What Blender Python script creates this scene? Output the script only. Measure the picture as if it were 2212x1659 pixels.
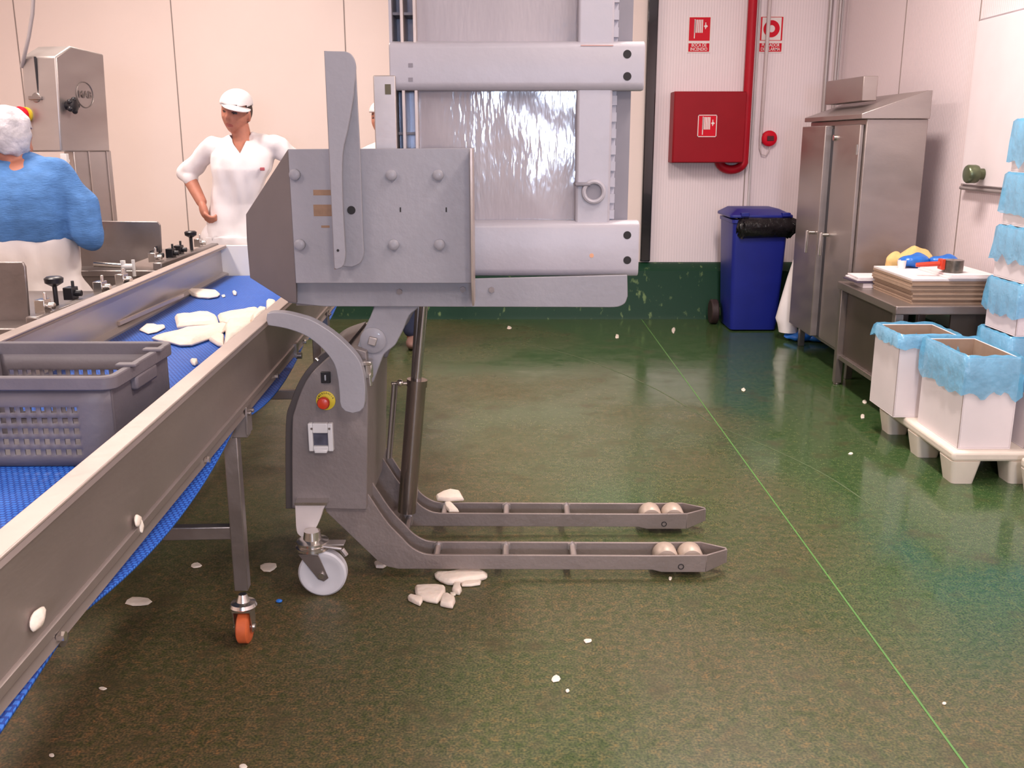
import bpy, bmesh, math, random
from mathutils import Vector, Matrix, noise
random.seed(7)
sc = bpy.context.scene
for o in list(bpy.data.objects): bpy.data.objects.remove(o)
# ------------------------------------------------------------ camera
CAMH, F = 1.45, 2100.0
PITCH = math.atan(0.25)
cam = bpy.data.cameras.new('camera'); cam.sensor_width = 36; cam.lens = 36*F/2212
cam.clip_start = .05
camo = bpy.data.objects.new('camera', cam); sc.collection.objects.link(camo)
camo.location = (0, 0, CAMH); camo.rotation_euler = (math.pi/2-PITCH, 0, 0); sc.camera = camo
# ------------------------------------------------------------ colour management, world, lights
sc.view_settings.view_transform = 'Standard'; sc.view_settings.look = 'None'
sc.view_settings.gamma = 1; sc.view_settings.use_curve_mapping = False
sc.view_settings.exposure = 0.0
w = bpy.data.worlds.new('world'); sc.world = w; w.use_nodes = True
w.node_tree.nodes['Background'].inputs[0].default_value = (.72, .8, 1, 1)
w.node_tree.nodes['Background'].inputs[1].default_value = .6
XL, XR, YF, YB, ZC = -4.7, 2.62, -3.2, 8.2, 3.6
def area(name, loc, rot, sx, sy, e, col):
    l = bpy.data.lights.new(name, 'AREA'); l.shape = 'RECTANGLE'; l.size = sx; l.size_y = sy
    l.energy = e; l.color = col
    o = bpy.data.objects.new(name, l); sc.collection.objects.link(o); o.location = loc; o.rotation_euler = rot
    return o
LAMPS = [(-2.4, .4, 60), (-2.5, 3.9, 62), (-2.3, 6.0, 62), (.9, -1.4, 112), (1.3, 1.9, 52), (1.2, 4.5, 104)]
for (x, y, e) in LAMPS:
    area('tube_light', (x, y, ZC-.13), (0, 0, 0), .3, 1.3, e, (1, .87, .80))
area('window_daylight', (.36, YF+.12, 1.55), (math.radians(90), 0, 0), .50, .42, 84, (.62, .74, 1))
# ------------------------------------------------------------ pixel helpers (2212 x 1659 frame)
cp, sp = math.cos(PITCH), math.sin(PITCH)
def ray(px, py):
    a, b = (px-1106)/F, (py-829.5)/F
    return Vector((a, cp-b*sp, -sp-b*cp))
C0 = Vector((0, 0, CAMH))
def at(px, py, Y): r = ray(px, py); return C0+r*(Y/r.y)
def atz(px, py, z=0.0): r = ray(px, py); return C0+r*((z-CAMH)/r.z)
def atx(px, py, X): r = ray(px, py); return C0+r*(X/r.x)
def atp(px, py, P, n): r = ray(px, py); return C0+r*((P-C0).dot(n)/r.dot(n))
# ------------------------------------------------------------ materials
MATS = {}
def mat(name, col, rough=.5, metal=0, var=.08, scale=6, bump=0, bscale=60, stretch=(1, 1, 1), spec=.5, coat=0, rvar=0, alpha=1, trans=0, sss=0, emit=None):
    if name in MATS: return MATS[name]
    m = bpy.data.materials.new(name); m.use_nodes = True; nt = m.node_tree; N = nt.nodes; L = nt.links
    b = N['Principled BSDF']; b.inputs['Roughness'].default_value = rough; b.inputs['Metallic'].default_value = metal
    b.inputs['Specular IOR Level'].default_value = spec; b.inputs['Coat Weight'].default_value = coat
    b.inputs['Alpha'].default_value = alpha; b.inputs['Transmission Weight'].default_value = trans
    if sss: b.inputs['Subsurface Weight'].default_value = sss; b.inputs['Subsurface Scale'].default_value = .02
    if emit: b.inputs['Emission Color'].default_value = (*emit[0], 1); b.inputs['Emission Strength'].default_value = emit[1]
    tc = N.new('ShaderNodeTexCoord'); mp = N.new('ShaderNodeMapping'); mp.inputs['Scale'].default_value = stretch
    L.new(tc.outputs['Object'], mp.inputs['Vector'])
    n = N.new('ShaderNodeTexNoise'); n.inputs['Scale'].default_value = scale; n.inputs['Detail'].default_value = 5
    L.new(mp.outputs[0], n.inputs['Vector'])
    r = N.new('ShaderNodeValToRGB'); e = r.color_ramp.elements
    e[0].position = .3; e[1].position = .7
    e[0].color = (*[max(0, c*(1-var)) for c in col], 1); e[1].color = (*[min(1, c*(1+var)) for c in col], 1)
    L.new(n.outputs['Fac'], r.inputs[0]); L.new(r.outputs[0], b.inputs['Base Color'])
    if rvar:
        mr = N.new('ShaderNodeMapRange'); mr.inputs[1].default_value = .3; mr.inputs[2].default_value = .7
        mr.inputs[3].default_value = max(.02, rough-rvar); mr.inputs[4].default_value = rough+rvar
        L.new(n.outputs['Fac'], mr.inputs[0]); L.new(mr.outputs[0], b.inputs['Roughness'])
    if bump:
        n2 = N.new('ShaderNodeTexNoise'); n2.inputs['Scale'].default_value = bscale; n2.inputs['Detail'].default_value = 3
        L.new(mp.outputs[0], n2.inputs['Vector'])
        bp = N.new('ShaderNodeBump'); bp.inputs['Strength'].default_value = bump; bp.inputs['Distance'].default_value = .01
        L.new(n2.outputs['Fac'], bp.inputs['Height']); L.new(bp.outputs[0], b.inputs['Normal'])
    MATS[name] = m; return m
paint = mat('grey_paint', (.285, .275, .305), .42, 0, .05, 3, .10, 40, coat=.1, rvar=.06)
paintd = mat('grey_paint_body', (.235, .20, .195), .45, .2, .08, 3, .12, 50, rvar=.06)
bodym = mat('grey_frame_steel', (.26, .215, .20), .42, .35, .10, 5, .15, 60, rvar=.08)
steel = mat('stainless', (.46, .41, .39), .38, .75, .07, 3, .03, 30, (1, 1, 3), rvar=.06)
steeld = mat('stainless_dark', (.30, .26, .245), .36, .8, .12, 4, .10, 30, rvar=.08)
railm = mat('stainless_rail', (.30, .25, .23), .42, .6, .14, 5, .10, 40, (1, .3, 1), rvar=.08)
railtop = mat('stainless_rail_edge', (.52, .43, .385), .4, .5, .08, 5, .05, 40)
chrome = mat('chrome', (.68, .64, .60), .2, .95, .05)
cabm = mat('cabinet_steel', (.37, .315, .30), .38, .75, .06, 3, .03, 40, (1, 1, 3), rvar=.06)
tabm = mat('table_steel', (.30, .25, .23), .3, .7, .12, 3, .06, 40, rvar=.08)
pipered = mat('pipe_red', (.46, .006, .02), .45, 0, .06, spec=.25)
boxred = mat('cabinet_red', (.30, .004, .012), .45, 0, .05, spec=.2)
signred = mat('sign_red', (.66, .004, .022), .5, 0, .03, spec=.2)
white = mat('sign_white', (.85, .76, .74), .5, 0, .02)
plasw = mat('white_plastic', (.82, .79, .76), .4, 0, .03)
cream = mat('cream_plastic', (.78, .69, .60), .5, 0, .06, 8, .15, 30)
black = mat('black_plastic', (.012, .011, .014), .35, 0, .2)
blackg = mat('black_gloss', (.008, .007, .012), .12, 0, .3, coat=.6)
binblue = mat('bin_blue', (.008, .016, .22), .42, 0, .08, 5)
bag = mat('bin_bag_black', (.012, .010, .012), .25, 0, .3, 20, .6, 30)
blueb = mat('blue_film_dark', (.02, .16, .60), .3, 0, .2, 15, .5, 25)
skin = mat('skin', (.50, .20, .13), .55, 0, .10, 30, sss=.1)
skind = mat('lips', (.38, .10, .08), .5, 0, .1, 30)
eyem = mat('eye_dark', (.05, .02, .018), .4, 0, .1)
hairm = mat('hair_dark', (.05, .03, .025), .6, 0, .3, 60)
clothw = mat('white_cloth', (.86, .80, .80), .85, 0, .03, 9, .2, 14)
clothb = mat('blue_sweater', (.085, .22, .50), .9, 0, .18, 16, .35, 60, (1, 1, 3))
apron = mat('apron_white', (.84, .76, .72), .8, 0, .04, 9, .25, 14)
netm = mat('hair_net', (.60, .57, .60), .75, 0, .22, 22, .7, 40)
trou = mat('dark_trousers', (.03, .04, .09), .8)
shoe = mat('shoe_brown', (.22, .12, .10), .6, 0, .2)
fish = mat('white_fish', (.82, .71, .61), .5, 0, .06, 14, .4, 45, sss=.12)
orange = mat('orange_wheel', (.62, .13, .04), .5, 0, .12, 30)
nylon = mat('nylon_wheel', (.62, .61, .64), .4, 0, .05)
crm = mat('crate_grey', (.155, .135, .15), .5, 0, .08, 10, .1, 60)
yellow = mat('yellow', (.72, .55, .03), .45, 0, .03)
redb = mat('red_button', (.62, .05, .02), .3, 0, .05)
socket = mat('socket_white', (.72, .70, .70), .4)
socketd = mat('socket_window', (.10, .10, .14), .15, 0, .3, 25)
rust = mat('rust_mark', (.28, .17, .11), .8, 0, .15, 40)
card = mat('cardboard', (.36, .25, .18), .8, 0, .06, 20)
cardw = mat('white_card', (.80, .73, .73), .65, 0, .03)
boxw = mat('box_white', (.80, .72, .74), .6, 0, .03)
knobg = mat('knob_green', (.12, .14, .08), .3, .6, .3)
yelc = mat('yellow_cloth', (.75, .50, .20), .8, 0, .1, 30, .4, 30)
brownr = mat('roller_tan', (.50, .40, .33), .45, .2, .1, 20)
holem = mat('hole_dark', (.015, .013, .014), .7)
paper = mat('paper', (.80, .74, .76), .7)
steel_shiny = mat('rod', (.46, .42, .40), .22, .9, .05)
cylm = mat('cylinder_bronze', (.27, .22, .19), .25, .85, .08, 6)
film = mat('blue_film', (.16, .50, .78), .2, 0, .15, 9, .8, 22, alpha=.66)

def nodes(m): return m.node_tree.nodes, m.node_tree.links, m.node_tree.nodes['Principled BSDF']
def floor_mat():
    m = bpy.data.materials.new('epoxy_floor'); m.use_nodes = True; N, L, b = nodes(m)
    tc = N.new('ShaderNodeTexCoord')
    def nz(s, d=4, vec=None):
        n = N.new('ShaderNodeTexNoise'); n.inputs['Scale'].default_value = s; n.inputs['Detail'].default_value = d
        L.new(vec or tc.outputs['Object'], n.inputs['Vector']); return n
    def ramp(fac, stops):
        r = N.new('ShaderNodeValToRGB'); e = r.color_ramp.elements
        e[0].position, e[0].color = stops[0][0], (*stops[0][1], 1); e[1].position, e[1].color = stops[-1][0], (*stops[-1][1], 1)
        for p, c in stops[1:-1]:
            q = e.new(p); q.color = (*c, 1)
        L.new(fac, r.inputs[0]); return r
    def mix(f, a, bb, t='MIX'):
        x = N.new('ShaderNodeMix'); x.data_type = 'RGBA'; x.blend_type = t
        if isinstance(f, float): x.inputs[0].default_value = f
        else: L.new(f, x.inputs[0])
        for s, v in ((6, a), (7, bb)):
            if isinstance(v, tuple): x.inputs[s].default_value = (*v, 1)
            else: L.new(v, x.inputs[s])
        return x.outputs[2]
    big = nz(.75, 3); fine = nz(38, 3); spk = nz(150, 2); mid = nz(6, 6)
    # worn brown traffic area in the middle and front of the room, greener towards the side wall
    sep = N.new('ShaderNodeSeparateXYZ'); L.new(tc.outputs['Object'], sep.inputs[0])
    mx = N.new('ShaderNodeMath'); mx.operation = 'MULTIPLY_ADD'; mx.inputs[1].default_value = .12; mx.inputs[2].default_value = .30
    L.new(sep.outputs[0], mx.inputs[0])
    my = N.new('ShaderNodeMath'); my.operation = 'MULTIPLY_ADD'; my.inputs[1].default_value = .045; L.new(sep.outputs[1], my.inputs[0]); L.new(mx.outputs[0], my.inputs[2])
    mx = N.new('ShaderNodeMath'); mx.operation = 'SUBTRACT'; L.new(my.outputs[0], mx.inputs[0]); mx.inputs[1].default_value = .15
    ad = N.new('ShaderNodeMath'); ad.operation = 'ADD'; L.new(mx.outputs[0], ad.inputs[0]); L.new(big.outputs['Fac'], ad.inputs[1])
    base = ramp(ad.outputs[0], [(.55, (.098, .074, .036)), (.80, (.086, .090, .042)), (1.02, (.052, .098, .038))])
    sp1 = ramp(fine.outputs['Fac'], [(.35, (.62, .80, .60)), (.55, (1, 1, 1)), (.72, (1.5, 1.15, .95))])
    c = mix(1.0, base.outputs[0], sp1.outputs[0], 'MULTIPLY')
    sp2 = ramp(spk.outputs['Fac'], [(.36, (.55, .6, .6)), (.5, (1, 1, 1)), (.66, (1.7, 1.4, 1.2))])
    c = mix(1.0, c, sp2.outputs[0], 'MULTIPLY')
    st = ramp(mid.outputs['Fac'], [(.56, (0, 0, 0)), (.72, (.55, .55, .55))])
    c = mix(st.outputs[0], c, (.062, .046, .020))
    L.new(c, b.inputs['Base Color'])
    rr = N.new('ShaderNodeMapRange'); rr.inputs[1].default_value = .3; rr.inputs[2].default_value = .7
    rr.inputs[3].default_value = .36; rr.inputs[4].default_value = .52
    L.new(mid.outputs['Fac'], rr.inputs[0])
    wet = N.new('ShaderNodeMapRange'); wet.inputs[1].default_value = .75; wet.inputs[2].default_value = 1.0; wet.inputs[3].default_value = 0; wet.inputs[4].default_value = -.30
    L.new(ad.outputs[0], wet.inputs[0]); ra = N.new('ShaderNodeMath'); ra.operation = 'ADD'; L.new(rr.outputs[0], ra.inputs[0]); L.new(wet.outputs[0], ra.inputs[1]); L.new(ra.outputs[0], b.inputs['Roughness'])
    bp = N.new('ShaderNodeBump'); bp.inputs['Strength'].default_value = .06; bp.inputs['Distance'].default_value = .003
    L.new(nz(26, 4).outputs['Fac'], bp.inputs['Height']); L.new(bp.outputs[0], b.inputs['Normal'])
    b.inputs['Specular IOR Level'].default_value = .42
    return m
def rib_mat(name, col, axis, pitch=.022, dist=.0012, strength=.4):
    m = bpy.data.materials.new(name); m.use_nodes = True; N, L, b = nodes(m)
    b.inputs['Roughness'].default_value = .42
    tc = N.new('ShaderNodeTexCoord'); wv = N.new('ShaderNodeTexWave'); wv.bands_direction = axis
    wv.inputs['Scale'].default_value = .314/pitch; L.new(tc.outputs['Object'], wv.inputs['Vector'])
    r = N.new('ShaderNodeValToRGB'); e = r.color_ramp.elements; e[0].position = .02; e[1].position = .18
    e[0].color = (*[c*.88 for c in col], 1); e[1].color = (*col, 1)
    L.new(wv.outputs['Fac'], r.inputs[0]); L.new(r.outputs[0], b.inputs['Base Color'])
    bp = N.new('ShaderNodeBump'); bp.inputs['Strength'].default_value = strength; bp.inputs['Distance'].default_value = dist
    L.new(wv.outputs['Fac'], bp.inputs['Height']); L.new(bp.outputs[0], b.inputs['Normal'])
    return m
def belt_mat():
    m = bpy.data.materials.new('modular_belt_blue'); m.use_nodes = True; N, L, b = nodes(m)
    b.inputs['Roughness'].default_value = .5; b.inputs['Specular IOR Level'].default_value = .3
    tc = N.new('ShaderNodeTexCoord'); br = N.new('ShaderNodeTexBrick'); L.new(tc.outputs['Object'], br.inputs['Vector'])
    br.inputs['Scale'].default_value = 1; br.inputs['Brick Width'].default_value = .0125; br.inputs['Row Height'].default_value = .0125
    br.inputs['Mortar Size'].default_value = .0022; br.inputs['Mortar Smooth'].default_value = .3
    br.inputs['Color1'].default_value = (.045, .20, .72, 1); br.inputs['Color2'].default_value = (.035, .165, .64, 1)
    br.inputs['Mortar'].default_value = (.012, .06, .36, 1)
    L.new(br.outputs['Color'], b.inputs['Base Color'])
    bp = N.new('ShaderNodeBump'); bp.invert = True; bp.inputs['Strength'].default_value = .6; bp.inputs['Distance'].default_value = .002
    L.new(br.outputs['Fac'], bp.inputs['Height']); L.new(bp.outputs[0], b.inputs['Normal'])
    return m
def kerb_mat():
    m = bpy.data.materials.new('kerb_green_paint'); m.use_nodes = True; N, L, b = nodes(m)
    b.inputs['Roughness'].default_value = .5; b.inputs['Specular IOR Level'].default_value = .3
    tc = N.new('ShaderNodeTexCoord'); mp = N.new('ShaderNodeMapping'); mp.inputs['Scale'].default_value = (22, 22, 12)
    L.new(tc.outputs['Object'], mp.inputs[0])
    n = N.new('ShaderNodeTexNoise'); n.inputs['Scale'].default_value = 1; n.inputs['Detail'].default_value = 3; L.new(mp.outputs[0], n.inputs['Vector'])
    r = N.new('ShaderNodeValToRGB'); e = r.color_ramp.elements; e[0].position = .62; e[1].position = .74
    e[0].color = (.006, .042, .020, 1); e[1].color = (.15, .23, .09, 1)
    L.new(n.outputs['Fac'], r.inputs[0]); L.new(r.outputs[0], b.inputs['Base Color']); return m
def tub_mat():
    m = bpy.data.materials.new('tub_scratched_plastic'); m.use_nodes = True; N, L, b = nodes(m)
    b.inputs['Base Color'].default_value = (.37, .345, .38, 1)
    tc = N.new('ShaderNodeTexCoord'); mp = N.new('ShaderNodeMapping'); mp.inputs['Scale'].default_value = (60, 60, 14)
    L.new(tc.outputs['Object'], mp.inputs[0])
    n = N.new('ShaderNodeTexNoise'); n.inputs['Scale'].default_value = 1; n.inputs['Detail'].default_value = 2; L.new(mp.outputs[0], n.inputs['Vector'])
    n2 = N.new('ShaderNodeTexNoise'); n2.inputs['Scale'].default_value = 3.2; n2.inputs['Detail'].default_value = 1; L.new(tc.outputs['Object'], n2.inputs['Vector'])
    bp = N.new('ShaderNodeBump'); bp.inputs['Strength'].default_value = .42; bp.inputs['Distance'].default_value = .002
    L.new(n.outputs['Fac'], bp.inputs['Height'])
    bp2 = N.new('ShaderNodeBump'); bp2.inputs['Strength'].default_value = .8; bp2.inputs['Distance'].default_value = .018
    L.new(n2.outputs['Fac'], bp2.inputs['Height']); L.new(bp.outputs[0], bp2.inputs['Normal'])
    L.new(bp2.outputs[0], b.inputs['Normal'])
    b.inputs['Roughness'].default_value = .07; b.inputs['Specular IOR Level'].default_value = .9
    return m
floorm = floor_mat()
WC = (.88, .735, .68); WR = (.88, .76, .785)
wallm = mat('wall_cream_panel', WC, .5, 0, .02, 2, .1, 4)
wallrib = rib_mat('wall_ribbed_x', WR, 'X'); wallriby = rib_mat('wall_ribbed_y', WR, 'Y')
plain = mat('ceiling_white', (.82, .78, .76), .6, 0, .02)
belt = belt_mat(); kerbm = kerb_mat(); tubm = tub_mat()
seam = mat('panel_seam', (.30, .24, .22), .7)
# ------------------------------------------------------------ mesh helpers
class MB:
    def __init__(s): s.b = bmesh.new()
    def face(s, pts):
        return s.b.faces.new([s.b.verts.new(p) for p in pts])
    def box(s, c, d, rz=0, M=None):
        r = bmesh.ops.create_cube(s.b, size=1)['verts']
        T = Matrix.Translation(c) @ (M if M else Matrix.Rotation(rz, 4, 'Z')) @ Matrix.Diagonal((d[0], d[1], d[2], 1))
        bmesh.ops.transform(s.b, matrix=T, verts=r); return s
    def bb(s, x0, x1, y0, y1, z0, z1): return s.box(((x0+x1)/2, (y0+y1)/2, (z0+z1)/2), (abs(x1-x0), abs(y1-y0), abs(z1-z0)))
    def prism(s, pts, off):
        off = Vector(off); n = len(pts)
        a = [s.b.verts.new(p) for p in pts]; c = [s.b.verts.new(Vector(p)+off) for p in pts]
        s.b.faces.new(a); s.b.faces.new(c[::-1])
        for i in range(n): s.b.faces.new((a[i], a[(i+1) % n], c[(i+1) % n], c[i]))
        return s
    def cyl(s, p0, p1, r0, r1=None, n=24, cap=True):
        p0, p1 = Vector(p0), Vector(p1); r1 = r0 if r1 is None else r1; d = p1-p0
        q = d.to_track_quat('Z', 'Y').to_matrix().to_4x4()
        r = bmesh.ops.create_cone(s.b, cap_ends=cap, segments=n, radius1=r0, radius2=r1, depth=d.length)['verts']
        bmesh.ops.transform(s.b, matrix=Matrix.Translation((p0+p1)/2) @ q, verts=r); return s
    def sph(s, c, r, n=20, M=None):
        if not hasattr(r, '__len__'): r = (r, r, r)
        v = bmesh.ops.create_uvsphere(s.b, u_segments=n, v_segments=max(8, n*2//3), radius=1)['verts']
        bmesh.ops.transform(s.b, matrix=Matrix.Translation(c) @ (M or Matrix()) @ Matrix.Diagonal((*r, 1)), verts=v); return s
    def tube(s, path, r, n=12, closed=False):
        P = [Vector(p) for p in path]; R = r if hasattr(r, '__len__') else [r]*len(P); rings = []
        N = len(P); up = None
        for i, p in enumerate(P):
            t = ((P[(i+1) % N] if closed else P[min(i+1, N-1)])-(P[i-1] if (closed or i) else P[0])).normalized()
            if up is None:
                a = Vector((0, 0, 1)) if abs(t.z) < .9 else Vector((1, 0, 0)); up = t.cross(a).normalized()
            up = (up-t*up.dot(t)).normalized(); v = t.cross(up)
            rings.append([s.b.verts.new(p+(up*math.cos(2*math.pi*k/n)+v*math.sin(2*math.pi*k/n))*R[i]) for k in range(n)])
        for i in range(N if closed else N-1):
            a, b = rings[i], rings[(i+1) % N]
            for k in range(n): s.b.faces.new((a[k], a[(k+1) % n], b[(k+1) % n], b[k]))
        if not closed: s.b.faces.new(rings[0][::-1]); s.b.faces.new(rings[-1])
        return s
    def lathe(s, o, axis, prof, n=32):
        o = Vector(o); q = Vector(axis).to_track_quat('Z', 'Y').to_matrix(); rings = []
        for (r, h) in prof: rings.append([s.b.verts.new(o+q @ Vector((r*math.cos(2*math.pi*k/n), r*math.sin(2*math.pi*k/n), h))) for k in range(n)])
        for a, b in zip(rings, rings[1:]):
            for k in range(n): s.b.faces.new((a[k], a[(k+1) % n], b[(k+1) % n], b[k]))
        s.b.faces.new(rings[0][::-1]); s.b.faces.new(rings[-1]); return s
    def loft(s, rings, cap=True):
        R = [[s.b.verts.new(p) for p in r] for r in rings]; n = len(R[0])
        for a, b in zip(R, R[1:]):
            for k in range(n): s.b.faces.new((a[k], a[(k+1) % n], b[(k+1) % n], b[k]))
        if cap: s.b.faces.new(R[0][::-1]); s.b.faces.new(R[-1])
        return s
def origin_of(o): return Vector(o.get('_o', (0, 0, 0)))
def obj(name, mb, m, parent=None, bevel=0, seg=2, smooth=None, base=None, label=None):
    """one mesh object; coordinates are given in world space"""
    b = mb.b; bmesh.ops.recalc_face_normals(b, faces=b.faces)
    me = bpy.data.meshes.new(name)
    if parent is not None: org = origin_of(parent)
    elif base is not None: org = Vector(base)
    else:
        xs = [v.co for v in b.verts]
        org = Vector(((min(v.x for v in xs)+max(v.x for v in xs))/2, (min(v.y for v in xs)+max(v.y for v in xs))/2, min(v.z for v in xs)))
    bmesh.ops.translate(b, vec=-org, verts=b.verts); b.to_mesh(me); b.free()
    o = bpy.data.objects.new(name, me); sc.collection.objects.link(o)
    for mm in (m if isinstance(m, (list, tuple)) else [m]): me.materials.append(mm)
    if parent is not None: o.parent = parent
    else: o.location = org
    o['_o'] = tuple(org)
    if bevel:
        md = o.modifiers.new('bevel', 'BEVEL'); md.width = bevel; md.segments = seg; md.limit_method = 'ANGLE'; md.angle_limit = math.radians(35)
        md.harden_normals = False
    ang = math.radians(40 if smooth is None else smooth)
    me.shade_auto(ang) if hasattr(me, 'shade_auto') else None
    for p in me.polygons: p.use_smooth = True
    try: me.set_sharp_from_angle(angle=ang)
    except Exception: pass
    if label: o['label'] = label
    return o
def thing(name, loc, label, cat, group=None):
    o = bpy.data.objects.new(name, None); sc.collection.objects.link(o); o.location = loc; o['_o'] = tuple(loc)
    o.empty_display_size = .1
    return tag(o, label, cat, group)
def tag(o, label, cat, group=None, kind=None):
    o['label'] = label; o['category'] = cat
    if group: o['group'] = group
    if kind: o['kind'] = kind
    return o
def struct(o): o['kind'] = 'structure'; return o
def text_mesh(s, size, M, depth=.0006, align='CENTER'):
    c = bpy.data.curves.new('t', 'FONT'); c.body = s; c.size = size; c.align_x = align; c.align_y = 'CENTER'; c.extrude = depth
    c.offset = size*.012
    o = bpy.data.objects.new('t', c); sc.collection.objects.link(o)
    dg = bpy.context.evaluated_depsgraph_get(); me = bpy.data.meshes.new_from_object(o.evaluated_get(dg)); me.transform(M)
    bpy.data.objects.remove(o); bpy.data.curves.remove(c); return me
def add_mesh(mb, me): mb.b.from_mesh(me); bpy.data.meshes.remove(me)
def pl(pts, Y): return [at(x, y, Y) for x, y in pts]
def smoothpts(pts, n=6):
    """Catmull-Rom through open polyline"""
    P = [Vector((p[0], p[1], 0)) for p in pts]; out = []
    for i in range(len(P)-1):
        a, b, c, d = P[max(i-1, 0)], P[i], P[i+1], P[min(i+2, len(P)-1)]
        for k in range(n):
            t = k/n; v = .5*((2*b)+(c-a)*t+(2*a-5*b+4*c-d)*t*t+(3*b-a-3*c+d)*t**3); out.append((v.x, v.y))
    out.append((P[-1].x, P[-1].y)); return out

# ============================================================ SETTING
def slab(name, x0, x1, y0, y1, z0, z1, m): return struct(obj(name, MB().bb(x0, x1, y0, y1, z0, z1), m, base=(0, 0, 0)))
slab('floor', XL-.2, XR+.2, YF-.2, YB+.2, -.1, 0, floorm)
slab('ceiling', XL-.2, XR+.2, YF-.2, YB+.2, ZC, ZC+.1, plain)
XS = 1.13
slab('wall_back', XL-.2, XS, YB, YB+.2, 0, ZC, wallm)
slab('wall_back_right', XS, XR+.2, YB, YB+.2, 0, ZC, wallrib)
slab('wall_right', XR, XR+.2, YF-.2, YB, 0, ZC, wallriby)
slab('wall_left', XL-.2, XL, YF-.2, YB, 0, ZC, wallm)
# front wall (behind the camera) with a window
f = MB(); f.bb(XL-.2, -.35, YF-.2, YF, 0, ZC); f.bb(1.25, XR+.2, YF-.2, YF, 0, ZC); f.bb(-.35, 1.25, YF-.2, YF, 0, 1.15); f.bb(-.35, 1.25, YF-.2, YF, 2.35, ZC)
struct(obj('wall_front', f, wallm, base=(0, 0, 0)))
wf = MB()
for a in ((-.35, -.30, 1.15, 2.35), (1.20, 1.25, 1.15, 2.35), (-.30, 1.20, 1.15, 1.20), (-.30, 1.20, 2.30, 2.35), (.43, .47, 1.2, 2.3)): wf.bb(a[0], a[1], YF-.1, YF-.03, a[2], a[3])
struct(obj('window_1', wf, plasw))
# kerb
kp = [(YB, 0), (YB-.16, 0), (YB-.15, .03), (YB-.12, .40), (YB-.06, .45), (YB, .46)]
k = MB(); k.prism([Vector((XL, y, z)) for y, z in kp], (XR-XL, 0, 0)); struct(obj('baseboard_back', k, kerbm, base=(0, 0, 0)))
kx = [(XR, 0), (XR-.12, 0), (XR-.11, .03), (XR-.09, .40), (XR-.03, .45), (XR, .46)]
k = MB(); k.prism([Vector((x, YF, z)) for x, z in kx], (0, YB-.17-YF, 0)); struct(obj('baseboard_right', k, kerbm, base=(0, 0, 0)))
nt = [0]
def trim(mb, m, **kw):
    nt[0] += 1; return struct(obj('trim_%d' % nt[0], mb, m, **kw))
for px in (57, 388, 752):
    X = at(px, 250, YB).x; trim(MB().bb(X-.004, X+.004, YB-.003, YB, .46, ZC), seam)
X = at(1603, 480, YB).x; trim(MB().bb(X-.004, X+.004, YB-.003, YB, .46, ZC), seam)
for (px, py) in ((1945, 165), (2062, 540)):
    Y = atx(px, py, XR).y; trim(MB().bb(XR-.003, XR, Y-.004, Y+.004, .46, ZC), seam)
# black shiny strip at the panel change
xa, xb = at(1391, 300, YB-.04).x, at(1413, 300, YB-.04).x
trim(MB().bb(xa, xb, YB-.05, YB, .47, ZC), blackg, bevel=.008)
# faint wheel marks on the floor
def ribbon(pts, wd_, m):
    P = [atz(x, y, .0008) for x, y in smoothpts(pts, 8)]; b_ = MB(); L_a, L_b = [], []
    for i, p in enumerate(P):
        d = (P[min(i+1, len(P)-1)]-P[max(i-1, 0)]).normalized(); n_ = Vector((-d.y, d.x, 0))*wd_/2; L_a.append(b_.b.verts.new(p+n_)); L_b.append(b_.b.verts.new(p-n_))
    for i in range(len(P)-1): b_.b.faces.new((L_a[i], L_a[i+1], L_b[i+1], L_b[i]))
    return b_
trackm = mat('wheel_track', (.085, .125, .055), .4, 0, .2, 20)
trim(ribbon([(1135, 742), (1260, 775), (1400, 832), (1500, 888), (1560, 925)], .008, trackm), trackm)
trim(ribbon([(1560, 925), (1680, 975), (1790, 1030), (1880, 1090)], .008, trackm), trackm)
# white corner trim and floor joint
xa = at(1812, 60, YB-.02).x
trim(MB().bb(xa, XR, YB-.03, YB, .46, ZC), plasw, bevel=.004)
trim(MB().bb(1.082, 1.088, -2, YB-.17, 0, .0012), mat('joint_green', (.10, .26, .06), .4))
# ceiling lamps
for i, (x, y, e) in enumerate(LAMPS):
    t = thing('ceiling_lamp', (x, y, ZC-.1), 'white fluorescent ceiling fitting, %s' % ['above the crate', 'above the worker in blue', 'nearest the cream back wall', 'above the lifter forks in front', 'above the lifter tub', 'nearest the fire hose cabinet'][i], 'lamp', 'ceiling lamps')
    obj('housing', MB().bb(x-.2, x+.2, y-.72, y+.72, ZC-.08, ZC), plasw, t, bevel=.01)
    obj('diffuser', MB().bb(x-.17, x+.17, y-.69, y+.69, ZC-.1, ZC-.08), mat('lamp_tube', (1, .95, .9), .5, emit=((1, .87, .80), 4)), t)

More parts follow.
